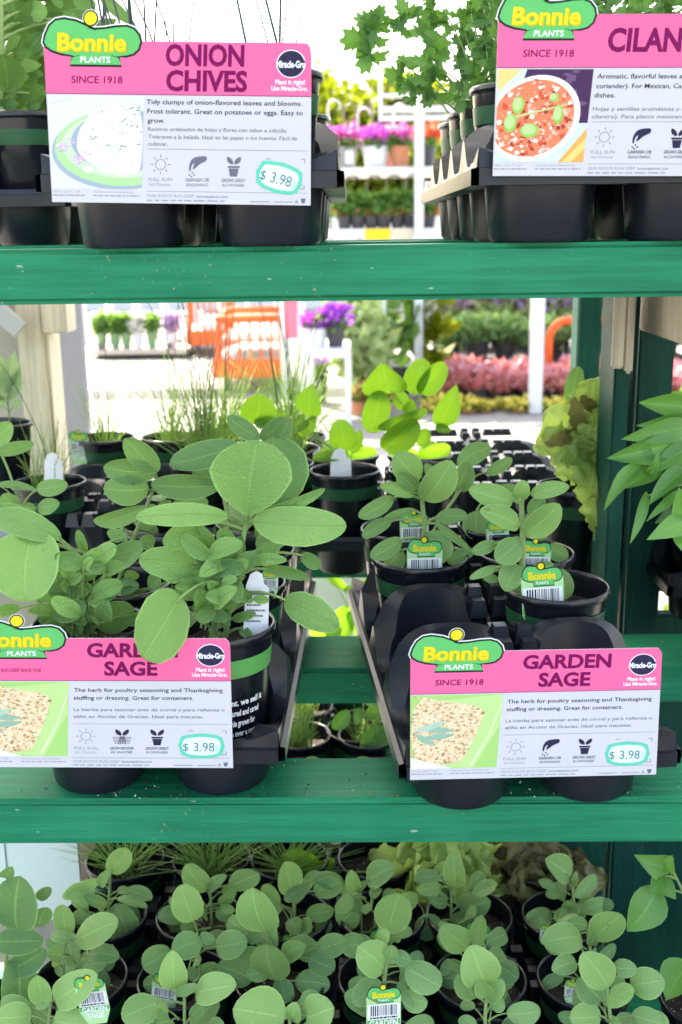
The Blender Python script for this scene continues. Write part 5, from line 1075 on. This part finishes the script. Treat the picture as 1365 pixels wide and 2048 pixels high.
FL = {k: leaf_mat('petals '+k, d, l, t, 0.35, 0.0, 100, 0.05) for k, d, l, t in (('purple', (0.20, 0.03, 0.40), (0.42, 0.08, 0.60), (0.5, 0.1, 0.7)), ('magenta', (0.50, 0.05, 0.40), (0.70, 0.15, 0.55), (0.8, 0.1, 0.5)), ('red', (0.55, 0.06, 0.03), (0.75, 0.16, 0.08), (0.8, 0.15, 0.05)), ('lavender', (0.36, 0.24, 0.46), (0.60, 0.44, 0.62), (0.6, 0.4, 0.7)), ('yellow', (0.75, 0.60, 0.10), (0.85, 0.75, 0.25), (0.9, 0.8, 0.1)), ('coral', (0.50, 0.12, 0.11), (0.80, 0.40, 0.35), (0.8, 0.3, 0.3)), ('pinkish', (0.65, 0.30, 0.40), (0.80, 0.55, 0.60), (0.8, 0.4, 0.5)), ('white', (0.75, 0.75, 0.70), (0.85, 0.85, 0.82), (0.8, 0.8, 0.7)))}
GL = leaf_mat('garden leaf', (0.07, 0.18, 0.04), (0.20, 0.38, 0.09), (0.3, 0.55, 0.05), 0.35, 0.1, 100, 0.1); PALE = leaf_mat('pale grass leaf', (0.32, 0.42, 0.16), (0.55, 0.66, 0.32), (0.5, 0.65, 0.2), 0.35, 0.1, 100, 0.1); TREEL = leaf_mat('spring tree leaf', (0.08, 0.125, 0.006), (0.19, 0.235, 0.009), (0.32, 0.38, 0.008), 0.45, 0.1, 100, 0.1)
POTW = plain('pale pot', (0.62, 0.62, 0.66), 0.5); POTT = plain('terracotta pot', (0.50, 0.20, 0.10), 0.7); POTK = plain('charcoal pot', (0.04, 0.04, 0.045), 0.5); POTG = plain('grey pot', (0.28, 0.27, 0.27), 0.5)
def bgplant(name, label, cat, loc, group, pr, ph, pm, specs, seed, hide_pot=False):
    """specs: (material, z centre above pot top, rx, rz, count, leaf size)"""
    rng = random.Random(seed); t = thing(name, label, cat, loc, group, world=False)
    mb = MB(); bg_pot(mb, pr, ph, pm); mb.build('pot', t, auto=40)
    for nm, m, zc, rx, rz, n, s in specs:
        mb = MB(); fol(mb, (0, 0, ph+zc), rx, rx, rz, n, s, m, rng); mb.build(nm, t)
    return t
def G(px, py): p = Pz(px, py, 0.0); return Vector((p.x, p.y, 0))

# orange carts
def cart(label, loc, rz, w=0.62, L=1.1, top=0.72):
    t = thing('shopping_cart', label, 'cart', loc, 'orange carts', rz, world=False)
    mb = MB(); z = 0.19; mb.box((-w/2, -L/2, z), (w/2, L/2, z+0.05), ORANGE, 0.01); mb.box((-w/2-0.03, -L/2-0.04, z-0.07), (w/2+0.03, -L/2-0.002, z+0.09), ORANGE, 0.012); mb.build('deck', t)
    mb = MB()
    for y in (-L/2+0.02, L/2-0.02):
        for x in (-w/2+0.02, w/2-0.02): mb.tube([(x, y, z+0.04), (x*0.98, y, top*0.8), (x*0.94, y, top)], 0.032, 0.03, ORANGE, 8)
        mb.tube([(-w/2+0.03, y, top), (w/2-0.03, y, top)], 0.034, 0.034, ORANGE, 8)
        for k in range(5 if y < 0 else 0):
            x = -w/2+0.11+k*(w-0.22)/4; mb.tube([(x, y, 0.24), (x, y, top)], 0.013, 0.013, ORANGE, 6)
    for x in (-w/2+0.02, w/2-0.02):
        for zz in (top, top*0.62): mb.tube([(x, -L/2, zz), (x, L/2, zz)], 0.022, 0.022, ORANGE, 8)
    mb.build('frame', t, smooth=True)
    mb = MB(); mb.box((-w/2+0.05, -L/2+0.06, top*0.68), (w/2-0.05, L/2-0.06, top*0.68+0.03), PLANK); mb.box((-w/2+0.02, -L/2+0.02, z+0.051), (w/2-0.02, L/2-0.02, z+0.09), STEELW); mb.build('shelf', t)
    for x in (-w/2+0.09, w/2-0.09):
        for y in (-L/2+0.1, L/2-0.1):
            mb = MB(); mb.lathe([(0.001, -0.022), (0.075, -0.022), (0.085, -0.012), (0.085, 0.012), (0.075, 0.022), (0.001, 0.022)], TYRE, n=18)
            mb.v = [(c_+x, a_+y, b_+0.085) for a_, b_, c_ in mb.v]; mb.box((x-0.03, y-0.03, 0.10), (x+0.03, y+0.03, 0.188), STEELW); mb.build('wheel', t, smooth=False)
    return t
g = G(498, 782); cart('orange nursery cart with slatted frame parked on the sunlit concrete', g+Vector((0, 0.5, 0)), R(3), 0.58, top=0.61)
g = G(418, 742); cart('second orange cart partly hidden behind the front one', g+Vector((-0.22, 1.9, 0)), R(8), 0.50, top=0.85)
# orange cart with hoop handle at right
Yh = 9.28; t = thing('flat_cart', 'flat orange cart with a tall hoop handle behind the right rack post', 'cart', (P(1160, 760, Yh).x, Yh, 0))
z1 = P(1160, 640, Yh).z; xa, xb = P(1098, 700, Yh).x, P(1240, 700, Yh).x
pts = [Vector((xa, Yh, 0.13)), Vector((xa, Yh, z1-0.16))]+[Vector((xa+0.16-0.16*math.cos(a), Yh, z1-0.16+0.16*math.sin(a))) for a in (0.3, 0.6, 0.9, 1.2, 1.57)]+[Vector((xb-0.16+0.16*math.sin(a), Yh, z1-0.16+0.16*math.cos(a))) for a in (0, 0.4, 0.8, 1.2, 1.57)]+[Vector((xb, Yh, 0.13))]
mb = MB(); mb.tube(pts, 0.034, 0.034, ORANGE, 10); mb.build('hoop_handle', t, smooth=True)
mb = MB(); mb.box((xa-0.02, Yh-0.15, 0.11), (xb+0.02, Yh+0.10, 0.15), ORANGE, 0.01); mb.build('deck', t)
for x in (xa+0.05, xb-0.05):
    for y in (Yh-0.1, Yh+0.05):
        mb = MB(); mb.lathe([(0.001, -0.02), (0.05, -0.02), (0.05, 0.02), (0.001, 0.02)], TYRE, n=18); mb.v = [(c_+x, a_+y, b_+0.052) for a_, b_, c_ in mb.v]; mb.build('wheel', t)

# low trolley of green pots at left
g = G(275, 718); Yt = g.y; t = thing('plant_trolley', 'low flat plant trolley with casters carrying grassy pots', 'trolley', g, world=False)
wT = P(385, 690, Yt).x-P(185, 690, Yt).x; zt_ = P(280, 700, Yt).z
mb = MB(); mb.box((-wT/2, 0, zt_-0.05), (wT/2, 0.9, zt_), PLANK, 0.005); mb.build('deck', t)
for x in (-wT/2+0.13, wT/2-0.2):
    for y in (0.1, 0.75):
        mb = MB(); mb.lathe([(0.001, -0.025), (0.08, -0.025), (0.08, 0.025), (0.001, 0.025)], TYRE, n=16); mb.v = [(c_+x, a_+y, b_+0.08) for a_, b_, c_ in mb.v]; mb.box((x-0.04, y-0.04, 0.1), (x+0.04, y+0.04, zt_-0.051), POTT); mb.build('wheel', t)
for i, (px, m, lab) in enumerate(((205, 0, 'grassy green pot at the left end of the low trolley'), (232, 0, 'second grassy pot from left on the low trolley'), (254, 0, 'third grassy pot from left on the low trolley'), (305, 0, 'grassy pot standing alone right of the white blooms on the trolley'), (278, 1, 'white blooming pot in the middle of the low trolley'), (345, 2, 'dull violet plant at the right end of the low trolley'))):
    p = P(px, 690, Yt+0.2); loc = Vector((p.x, Yt+0.2, zt_))
    bgplant('potted_grass' if m == 0 else 'potted_flower', lab, 'potted plant', loc, 'plants on the low trolley', 0.062, 0.17, plain('green grower pot', (0.16, 0.30, 0.14), 0.5) if m == 0 else POTW, [('foliage', (GL, FL['white'], FL['lavender'])[m], 0.09, 0.09, 0.12, 260, 0.07)], i+1)

# white benches and racks far left
def bench(label, px0, px1, y, z, n, posts=True, name='white_rack'):
    t = thing(name, label, 'rack', (P(px0, 640, y).x, y, 0)); x0, x1 = P(px0, 640, y).x, P(px1, 640, y).x
    for zz in z:
        mb = MB(); mb.box((x0, y, zz-0.05), (x1, y+0.6, zz), STEELW, 0.006); mb.build('shelf', t)
    for k in range(n):
        x = x0+(x1-x0-0.06)*k/(n-1); mb = MB(); mb.box((x, y-0.064, 0), (x+0.06, y-0.003, max(z)+0.35), STEELW, 0.005); mb.build('post', t)
    return t
bench('white bench rack far behind the low trolley', 165, 395, 13.5, (0.35, 0.80, 1.15), 5)
for i, px in enumerate((180, 205, 240, 262, 300, 330, 362, 385)):
    p = P(px, 640, 13.7); bgplant('potted_flower', 'pale blurred flower pot on the far white bench, number %s from left' % ['one', 'two', 'three', 'four', 'five', 'six', 'seven', 'eight'][i], 'potted plant', (p.x, 13.8, 0.80), 'flowers on the far white bench', 0.09, 0.16, (POTW, POTT)[i % 2], [('foliage', (PALE, GL, FL['white'], FL['yellow'], FL['coral'])[i % 5], 0.10, 0.13, 0.13, 150, 0.08)], i+50)
# white post with pink sign
Yq = 8.0; t = thing('sign_post', 'white post carrying a tall pink sign beside the orange cart', 'sign', (P(592, 700, Yq).x, Yq, 0))
for px in (573, 602):
    mb = MB(); mb.box((P(px-4, 700, Yq).x, Yq, 0), (P(px+5, 700, Yq).x, Yq+0.04, 1.75), STEELW, 0.004); mb.build('post', t)
mb = MB(); mb.box((P(571, 640, Yq).x, Yq-0.02, P(580, 677, Yq).z), (P(596, 640, Yq).x, Yq-0.002, P(580, 560, Yq).z), plain('pink sign panel', (0.78, 0.16, 0.24), 0.5)); sp_ = mb.build('sign_panel', t)
xs = P(575, 640, Yq).x; ws = P(592, 640, Yq).x-xs; fz = P(580, 640, Yq).z
# the pink sign's writing is unreadable in the distance: only pale strokes
mb = MB()
for i in range(5): mb.box((xs+0.01, Yq-0.0225, fz+0.12-0.055*i), (xs+ws*(0.9-0.13*(i % 3)), Yq-0.0205, fz+0.135-0.055*i), WH)
mb.build('sign_strokes', sp_)

# petunias on a white plinth bench
Yb = 7.4; t = thing('white_bench', 'white display bench under the purple petunias', 'bench', (P(645, 720, Yb).x, Yb, 0)); zb = P(645, 698, Yb).z
mb = MB(); mb.box((P(606, 720, Yb).x, Yb, zb-0.06), (P(700, 720, Yb).x, Yb+0.7, zb), STEELW, 0.006); mb.build('top', t)
for px in (609, 690):
    for yy in (Yb+0.03, Yb+0.63):
        mb = MB(); mb.box((P(px, 720, Yb).x, yy, 0), (P(px, 720, Yb).x+0.04, yy+0.04, zb-0.061), STEELW); mb.build('leg', t)
def Bp(px, y=Yb+0.15): return Vector((P(px, 690, y).x, y, zb))
bgplant('potted_petunia', 'bright violet petunias in a pale pot on the white bench', 'potted plant', Bp(632), 'petunias on the white bench', 0.09, 0.13, POTW, [('foliage', GL, 0.01, 0.09, 0.07, 220, 0.05), ('blossoms', FL['magenta'], 0.05, 0.10, 0.06, 90, 0.05), ('blossoms', FL['purple'], 0.04, 0.11, 0.06, 90, 0.05)], 1)
bgplant('potted_petunia', 'deep purple petunias in a dark pot beside the violet ones', 'potted plant', Bp(672), 'petunias on the white bench', 0.07, 0.14, POTK, [('foliage', GL, 0.01, 0.08, 0.07, 120, 0.05), ('blossoms', FL['purple'], 0.07, 0.11, 0.08, 170, 0.06)], 2)
bgplant('potted_petunia', 'dark leaved bedding plant with a few red blooms, right of the petunias', 'potted plant', G(735, 745)+Vector((0, 1.0, 0)), 'petunias on the white bench', 0.12, 0.30, POTK, [('foliage', GL, 0.14, 0.2, 0.2, 220, 0.08), ('blossoms', FL['red'], 0.22, 0.17, 0.12, 40, 0.06)], 3)
bgplant('potted_pansy', 'violet pansies in a small black pot on the ground near the cart', 'potted plant', G(637, 803), 'ground pots', 0.085, 0.20, POTK, [('foliage', GL, 0.05, 0.09, 0.07, 150, 0.05), ('blossoms', FL['purple'], 0.12, 0.10, 0.06, 90, 0.045)], 4)
bgplant('potted_grass', 'pale feathery grass in a terracotta pot on the ground', 'potted plant', G(702, 812)+Vector((0.08, 0, 0)), 'ground pots', 0.11, 0.22, POTT, [('foliage', PALE, 0.22, 0.22, 0.28, 900, 0.12), ('plumes', PALE, 0.45, 0.16, 0.12, 120, 0.1)], 5)
bgplant('potted_marigold', 'yellow and orange bedding flowers low beside the terracotta pot', 'potted plant', G(720, 828), 'ground pots', 0.08, 0.10, POTT, [('foliage', GL, 0.03, 0.10, 0.06, 120, 0.05), ('blossoms', FL['yellow'], 0.07, 0.09, 0.05, 60, 0.04), ('blossoms', FL['red'], 0.05, 0.11, 0.05, 50, 0.04)], 6)
bgplant('potted_marigold', 'red and lime bedding flowers low, right of the marigolds', 'potted plant', G(765, 832), 'ground pots', 0.08, 0.10, POTT, [('foliage', GL, 0.03, 0.10, 0.06, 120, 0.05), ('blossoms', FL['red'], 0.06, 0.10, 0.05, 70, 0.04)], 7)
# peace lily
bgplant('potted_lily', 'dark green broad leaved plant behind the feathery grass', 'potted plant', G(800, 790), 'ground pots', 0.11, 0.22, POTK, [('foliage', GL, 0.25, 0.16, 0.30, 70, 0.22), ('blossoms', FL['red'], 0.28, 0.14, 0.08, 14, 0.07)], 8)
bgplant('potted_lily', 'bright green lily with tall white blooms beside a white post', 'potted plant', G(862, 790), 'ground pots', 0.10, 0.22, POTK, [('foliage', TREEL, 0.26, 0.11, 0.30, 60, 0.20), ('blossoms', FL['white'], 0.38, 0.09, 0.14, 10, 0.16)], 9)

# bedding rows
def row(name, label, cat, group, px0, px1, y, n, z0, pr, ph, pm, specs, seed):
    x0, x1 = P(px0, 720, y).x, P(px1, 720, y).x; rng = random.Random(seed)
    first = bgplant(name, label, cat, (x0, y, z0), group, pr, ph, pm, specs, seed)
    for k in range(1, n): copy_tree(first, (x0+(x1-x0)*k/(n-1), y+rng.uniform(-0.08, 0.08), z0), None, rng.uniform(0, 6), rng.uniform(0.78, 1.22))
for j, yy in enumerate((8.75, 9.0, 8.42)):
    row('potted_begonia', ['coral red bedding begonia in the middle row before the shrubs', 'coral red bedding begonia in the row nearest the shrubs', 'coral red bedding begonia in the row nearest the concrete'][j], 'potted plant', ['middle row of coral begonias', 'back row of coral begonias', 'front row of coral begonias'][j], 885, 1345, yy, 14, 0.0, 0.09, 0.07+0.02*j, POTK, [('foliage', FL['coral'], 0.06, 0.17, 0.08, 260, 0.065), ('blossoms', FL['pinkish'], 0.08, 0.16, 0.07, 110, 0.05)], 60+j)
row('potted_lantana', 'low yellow bedding flower at the edge of the concrete', 'potted plant', 'row of yellow bedding flowers', 870, 1345, 8.02, 15, 0.0, 0.07, 0.03, POTT, [('foliage', TREEL, 0.01, 0.10, 0.025, 100, 0.05), ('blossoms', FL['yellow'], 0.03, 0.11, 0.03, 130, 0.045)], 62)
t = thing('display_bench', 'low dark bench under the row of green shrubs', 'bench', (P(1100, 720, 9.4).x, 9.4, 0))
mb = MB(); mb.box((P(890, 720, 9.4).x, 9.4, 0.15), (P(1400, 720, 9.4).x, 11.0, 0.20), plain('dark bench slats', (0.05, 0.045, 0.045), 0.7), 0.005); mb.build('top', t)
for px in (900, 1120, 1390):
    mb = MB(); mb.box((P(px, 720, 9.4).x, 9.45, 0), (P(px, 720, 9.4).x+0.08, 10.9, 0.149), POTK); mb.build('leg', t)
row('potted_shrub', 'bushy grey green shrub on the low dark bench', 'potted plant', 'row of green shrubs on the bench', 900, 1390, 9.75, 10, 0.205, 0.10, 0.12, POTK, [('foliage', leaf_mat('shrub leaf', (0.10, 0.22, 0.08), (0.28, 0.45, 0.18), (0.3, 0.5, 0.1), 0.3, 0.1, 100, 0.1), 0.09, 0.20, 0.10, 380, 0.08)], 63)
row('potted_lavender', 'lilac flower spikes standing behind the green shrubs', 'potted plant', 'row of lilac spikes', 880, 1400, 10.6, 14, 0.205, 0.10, 0.15, POTK, [('foliage', PALE, 0.16, 0.17, 0.16, 160, 0.10), ('blossoms', FL['lavender'], 0.36, 0.18, 0.22, 260, 0.09), ('blossoms', FL['pinkish'], 0.34, 0.18, 0.2, 90, 0.08)], 64)
row('potted_lantana', 'blurred yellow flower pot in the back row left of the lilac spikes', 'potted plant', 'back row of yellow flowers', 690, 860, 11.5, 5, 0.3, 0.12, 0.25, POTW, [('foliage', GL, 0.12, 0.2, 0.16, 180, 0.1), ('blossoms', FL['yellow'], 0.25, 0.18, 0.15, 120, 0.08)], 65)

# white posts standing free
for px, y, wpx, lab in ((1075, 7.9, 26, 'thick white steel post in front of the coral begonias'), (769, 8.6, 8, 'thin white post behind the feathery grass')):
    mb = MB(); x = P(px, 700, y).x; hw = m_per_px(P(px, 700, y))*wpx/2; mb.box((x-hw, y, 0), (x+hw, y+0.08, P(px, 560, y).z), STEELW, 0.004); tag(mb.build('steel_post'), lab, 'post', 'free white posts')

# flower rack with two visible shelves
Yr = 8.9; t = thing('flower_rack', 'white steel flower rack with hanging hooks behind the top shelf', 'rack', (P(840, 400, Yr).x, Yr, 0))
xl, xr = P(560, 400, Yr).x, P(1120, 400, Yr).x; zs1, zs2 = P(760, 334, Yr).z, P(760, 457, Yr).z
for zz, nm in ((zs1, 'shelf'), (zs2, 'shelf')):
    mb = MB(); mb.box((xl, Yr, zz-0.055), (xr, Yr+0.6, zz), STEELW, 0.005); mb.build(nm, t)
for px in (564, 838, 1172):
    mb = MB(); mb.box((P(px-9, 400, Yr).x, Yr-0.083, 0), (P(px+9, 400, Yr).x, Yr-0.004, P(838, 185, Yr).z), STEELW, 0.004); mb.build('post', t)
mb = MB(); xf0, xf1 = P(758, 200, Yr).x, P(1010, 200, Yr).x
for py, h in ((130, 0.03), (190, 0.03), (218, 0.045), (236, 0.04)): z = P(760, py, Yr).z; mb.box((xf0, Yr+0.03, z-h/2), (xf1, Yr+0.06, z+h/2), STEELW)
for px in (758, 1006): mb.box((P(px, 200, Yr).x, Yr+0.062, P(px, 236, Yr).z), (P(px, 200, Yr).x+0.03, Yr+0.09, P(px, 128, Yr).z), STEELW)
mb.build('top_frame', t)
mb = MB(); mb.box((P(730, 460, Yr).x, Yr-0.012, zs2-0.10), (P(782, 460, Yr).x, Yr-0.003, zs2-0.002), plain('yellow price card', (0.86, 0.55, 0.01), 0.5)); mb.build('price_card', t)
mb = MB(); xs3 = P(786, 460, Yr).x; mb.box((xs3, Yr-0.012, zs2-0.10), (P(826, 460, Yr).x, Yr-0.003, zs2-0.002), plain('tan number card', (0.62, 0.55, 0.42), 0.6)); pc = mb.build('number_card', t)
mb = MB(); put_text(mb, '33', 0.01, 0.12, 0.085, 0.07, lambda x, y: (xs3+x, Yr-0.014, zs2-y), INK, 0.03); mb.build('lettering', pc)
for i, px in enumerate((655, 688, 716, 745, 790, 812)):
    mb = MB(); zt2 = P(px, 205+8*(i % 3), Yr).z; x = P(px, 250, Yr).x
    mb.tube([(x, Yr+0.3, zs1+0.18), (x, Yr+0.3, zt2)]+[(x+0.05-0.05*math.cos(a), Yr+0.3, zt2+0.05*math.sin(a)) for a in (0.5, 1, 1.57, 2.1, 2.6, 3.1)], 0.008, 0.008, plain('white coated wire', (0.6, 0.6, 0.6), 0.4) if i % 2 == 0 else plain('dark wire', (0.15, 0.13, 0.10), 0.5), 6); mb.build('hook', t)
for i, px in enumerate((690, 735, 775, 815)):
    mb = MB(); zt2 = zs1-0.09; x = P(px, 360, Yr).x
    mb.tube([(x, Yr+0.2, zt2-0.14), (x, Yr+0.2, zt2)]+[(x+0.06-0.06*math.cos(a), Yr+0.2, zt2+0.03*math.sin(a)) for a in (0.5, 1, 1.57, 2.1, 2.6, 3.1)], 0.008, 0.008, plain('dark wire', (0.15, 0.13, 0.10), 0.5), 6); mb.build('hook', t)
def Rp(px, z, y=Yr+0.15): return Vector((P(px, 320, y).x, y, z))
for i, (px, pm, r, cols, lab) in enumerate(((694, POTG, 0.085, ('magenta', 'pinkish'), 'grey pot of pink blooms at the left on the upper flower rack shelf'), (752, POTW, 0.11, ('magenta', 'purple'), 'pale hanging pot of magenta blooms with white tag on the upper flower rack shelf'), (800, POTT, 0.085, ('pinkish', 'magenta'), 'brown pot of lilac pink blooms beside the rack post'), (855, POTK, 0.07, ('red', 'red'), 'black pot of red blooms right of the rack post'), (640, POTG, 0.085, ('purple', 'pinkish'), 'grey pot of violet blooms hidden behind the onion chives tray'), (770, POTT, 0.07, ('magenta', 'pinkish'), 'small pink blooming pot between the pale and brown pots'))):
    q = bgplant('potted_petunia', lab, 'potted plant', Rp(px, zs1, Yr+0.15+(0.2 if i == 5 else 0)), 'flowers on the upper rack shelf', r, 0.16, pm, [('foliage', GL, 0.02, r*1.15, 0.06, 150, 0.055), ('blossoms', FL[cols[0]], 0.09, r*1.2, 0.065, 120, 0.055), ('blossoms', FL[cols[1]], 0.08, r*1.3, 0.07, 110, 0.055)], 300+i)
    if i in (0, 1): mb = MB(); mb.box((-0.01, -r-0.012, 0.03), (0.05, -r-0.008, 0.13), WH); mb.build('price_tag', q)
for i, px in enumerate((688, 715, 742, 768, 796, 822, 858)):
    bgplant('potted_bedding_plant', 'green bedding plant with coral blooms on the lower flower rack shelf, %s from left' % ['first', 'second', 'third', 'fourth', 'fifth', 'sixth', 'seventh'][i], 'potted plant', Rp(px, zs2, Yr+0.12), 'plants on the lower rack shelf', 0.065, 0.10, POTK, [('foliage', GL, 0.08, 0.10, 0.09, 190, 0.07), ('blossoms', FL['coral' if i % 2 else 'red'], 0.02, 0.09, 0.05, 26, 0.05)], 320+i)
# yellow lit shrubbery and trees beyond
def tree(label, px, py_top, y, r, seed, name='spring_tree'):
    x = P(px, 400, y).x; zt3 = P(px, py_top, y).z; rng = random.Random(seed); t = thing(name, label, 'tree', (x, y, 0), 'spring trees beyond', world=False)
    mb = MB(); mb.tube([(0, 0, 0), (0.05, 0, zt3*0.35), (-0.05, 0.1, zt3*0.75)], 0.16, 0.05, plain('bark', (0.14, 0.10, 0.07), 0.9), 8)
    for k in range(7):
        a = k*0.9; mb.tube([(0, 0, zt3*(0.25+0.05*k)), (r*0.35*math.cos(a), r*0.35*math.sin(a), zt3*(0.42+0.05*k)), (r*0.7*math.cos(a), r*0.7*math.sin(a), zt3*(0.5+0.05*k))], 0.06, 0.015, plain('bark', (0.14, 0.10, 0.07), 0.9), 6)
    mb.build('trunk', t, smooth=True)
    mb = MB()
    for k in range(44):
        a, q = rng.uniform(0, 6.28), rng.random()**0.5; zc = rng.uniform(0.22, 0.93); rr_ = r*q*math.sin(math.pi*(0.15+0.8*zc))**0.6
        fol(mb, (rr_*math.cos(a), rr_*math.sin(a), zt3*zc), r*0.3, r*0.3, r*0.26, 95, 0.27, TREEL, rng)
    mb.build('crown', t)
for i, (px, pt, y, r) in enumerate(((655, 118, 24, 2.1), (740, 150, 25, 1.9), (810, 165, 26, 2.2), (880, 200, 27, 2.4), (560, 190, 26, 2.3), (1000, 215, 28, 2.5))):
    tree('yellow green spring tree far beyond the flower rack, %s from left' % ['second', 'third', 'fourth', 'fifth', 'first', 'last'][i], px, pt, y, r, 400+i)
# long white wall / fence beyond the beds
mb = MB()
for k in range(60): mb.box((-14+k*0.5, 19.5, 0), (-14+k*0.5+0.46, 19.55, 1.55), plain('white fence board', (0.66, 0.65, 0.62), 0.6))
mb.box((-14, 19.555, 1.2), (16, 19.6, 1.32), STEELW); tag(mb.build('board_fence'), 'white board fence closing off the garden centre beyond the flower beds', 'fence')

# ------------------------------------------------------------------ added out of view: milky roof shading the rack, battens striping the ground
m, nt, bb_ = nmat('added milky shade sheet'); bb_.inputs['Base Color'].default_value = (0.8, 0.8, 0.8, 1); trn = N(nt, 'ShaderNodeBsdfTranslucent'); trn.inputs[0].default_value = (0.78, 0.80, 0.80, 1)
ms = N(nt, 'ShaderNodeMixShader'); ms.inputs[0].default_value = 0.55; nt.links.new(bb_.outputs[0], ms.inputs[1]); nt.links.new(trn.outputs[0], ms.inputs[2]); nt.links.new(ms.outputs[0], nt.nodes['Material Output'].inputs[0])
t = thing('unseen_shade_roof', 'unseen milky roof on white posts, added to shade the green rack and soften its light', 'unseen_canopy', (0, 0, 0))  # roof placed unseen to keep sun off the rack and diffuse it
mb = MB(); mb.box((-4.5, -0.4, 3.20), (4.5, 3.3, 3.21), m); mb.build('shade_sheet', t)
for x in (-4.45, 4.37):
    for y in (-0.35, 3.2): mb = MB(); mb.box((x, y, 0), (x+0.08, y+0.08, 3.195), STEELW); mb.build('post', t)
t = thing('unseen_battens', 'unseen white battens added to stripe the sunlit concrete with shade', 'unseen_battens', (0, 8, 0))  # overhead battens put in only for the shade streaks they cast
for k, y in enumerate((6.9, 8.4, 9.2, 11.6)): mb = MB(); mb.box((-6, y, 3.9), (1.2, y+(0.5, 0.22, 0.3, 0.6)[k], 3.98), PLANK); mb.build('shade_batten', t)
for x in (-5.9, 1.05):
    mb = MB(); mb.box((x, 6.8, 3.8), (x+0.1, 12.3, 3.899), PLANK); mb.build('beam', t)
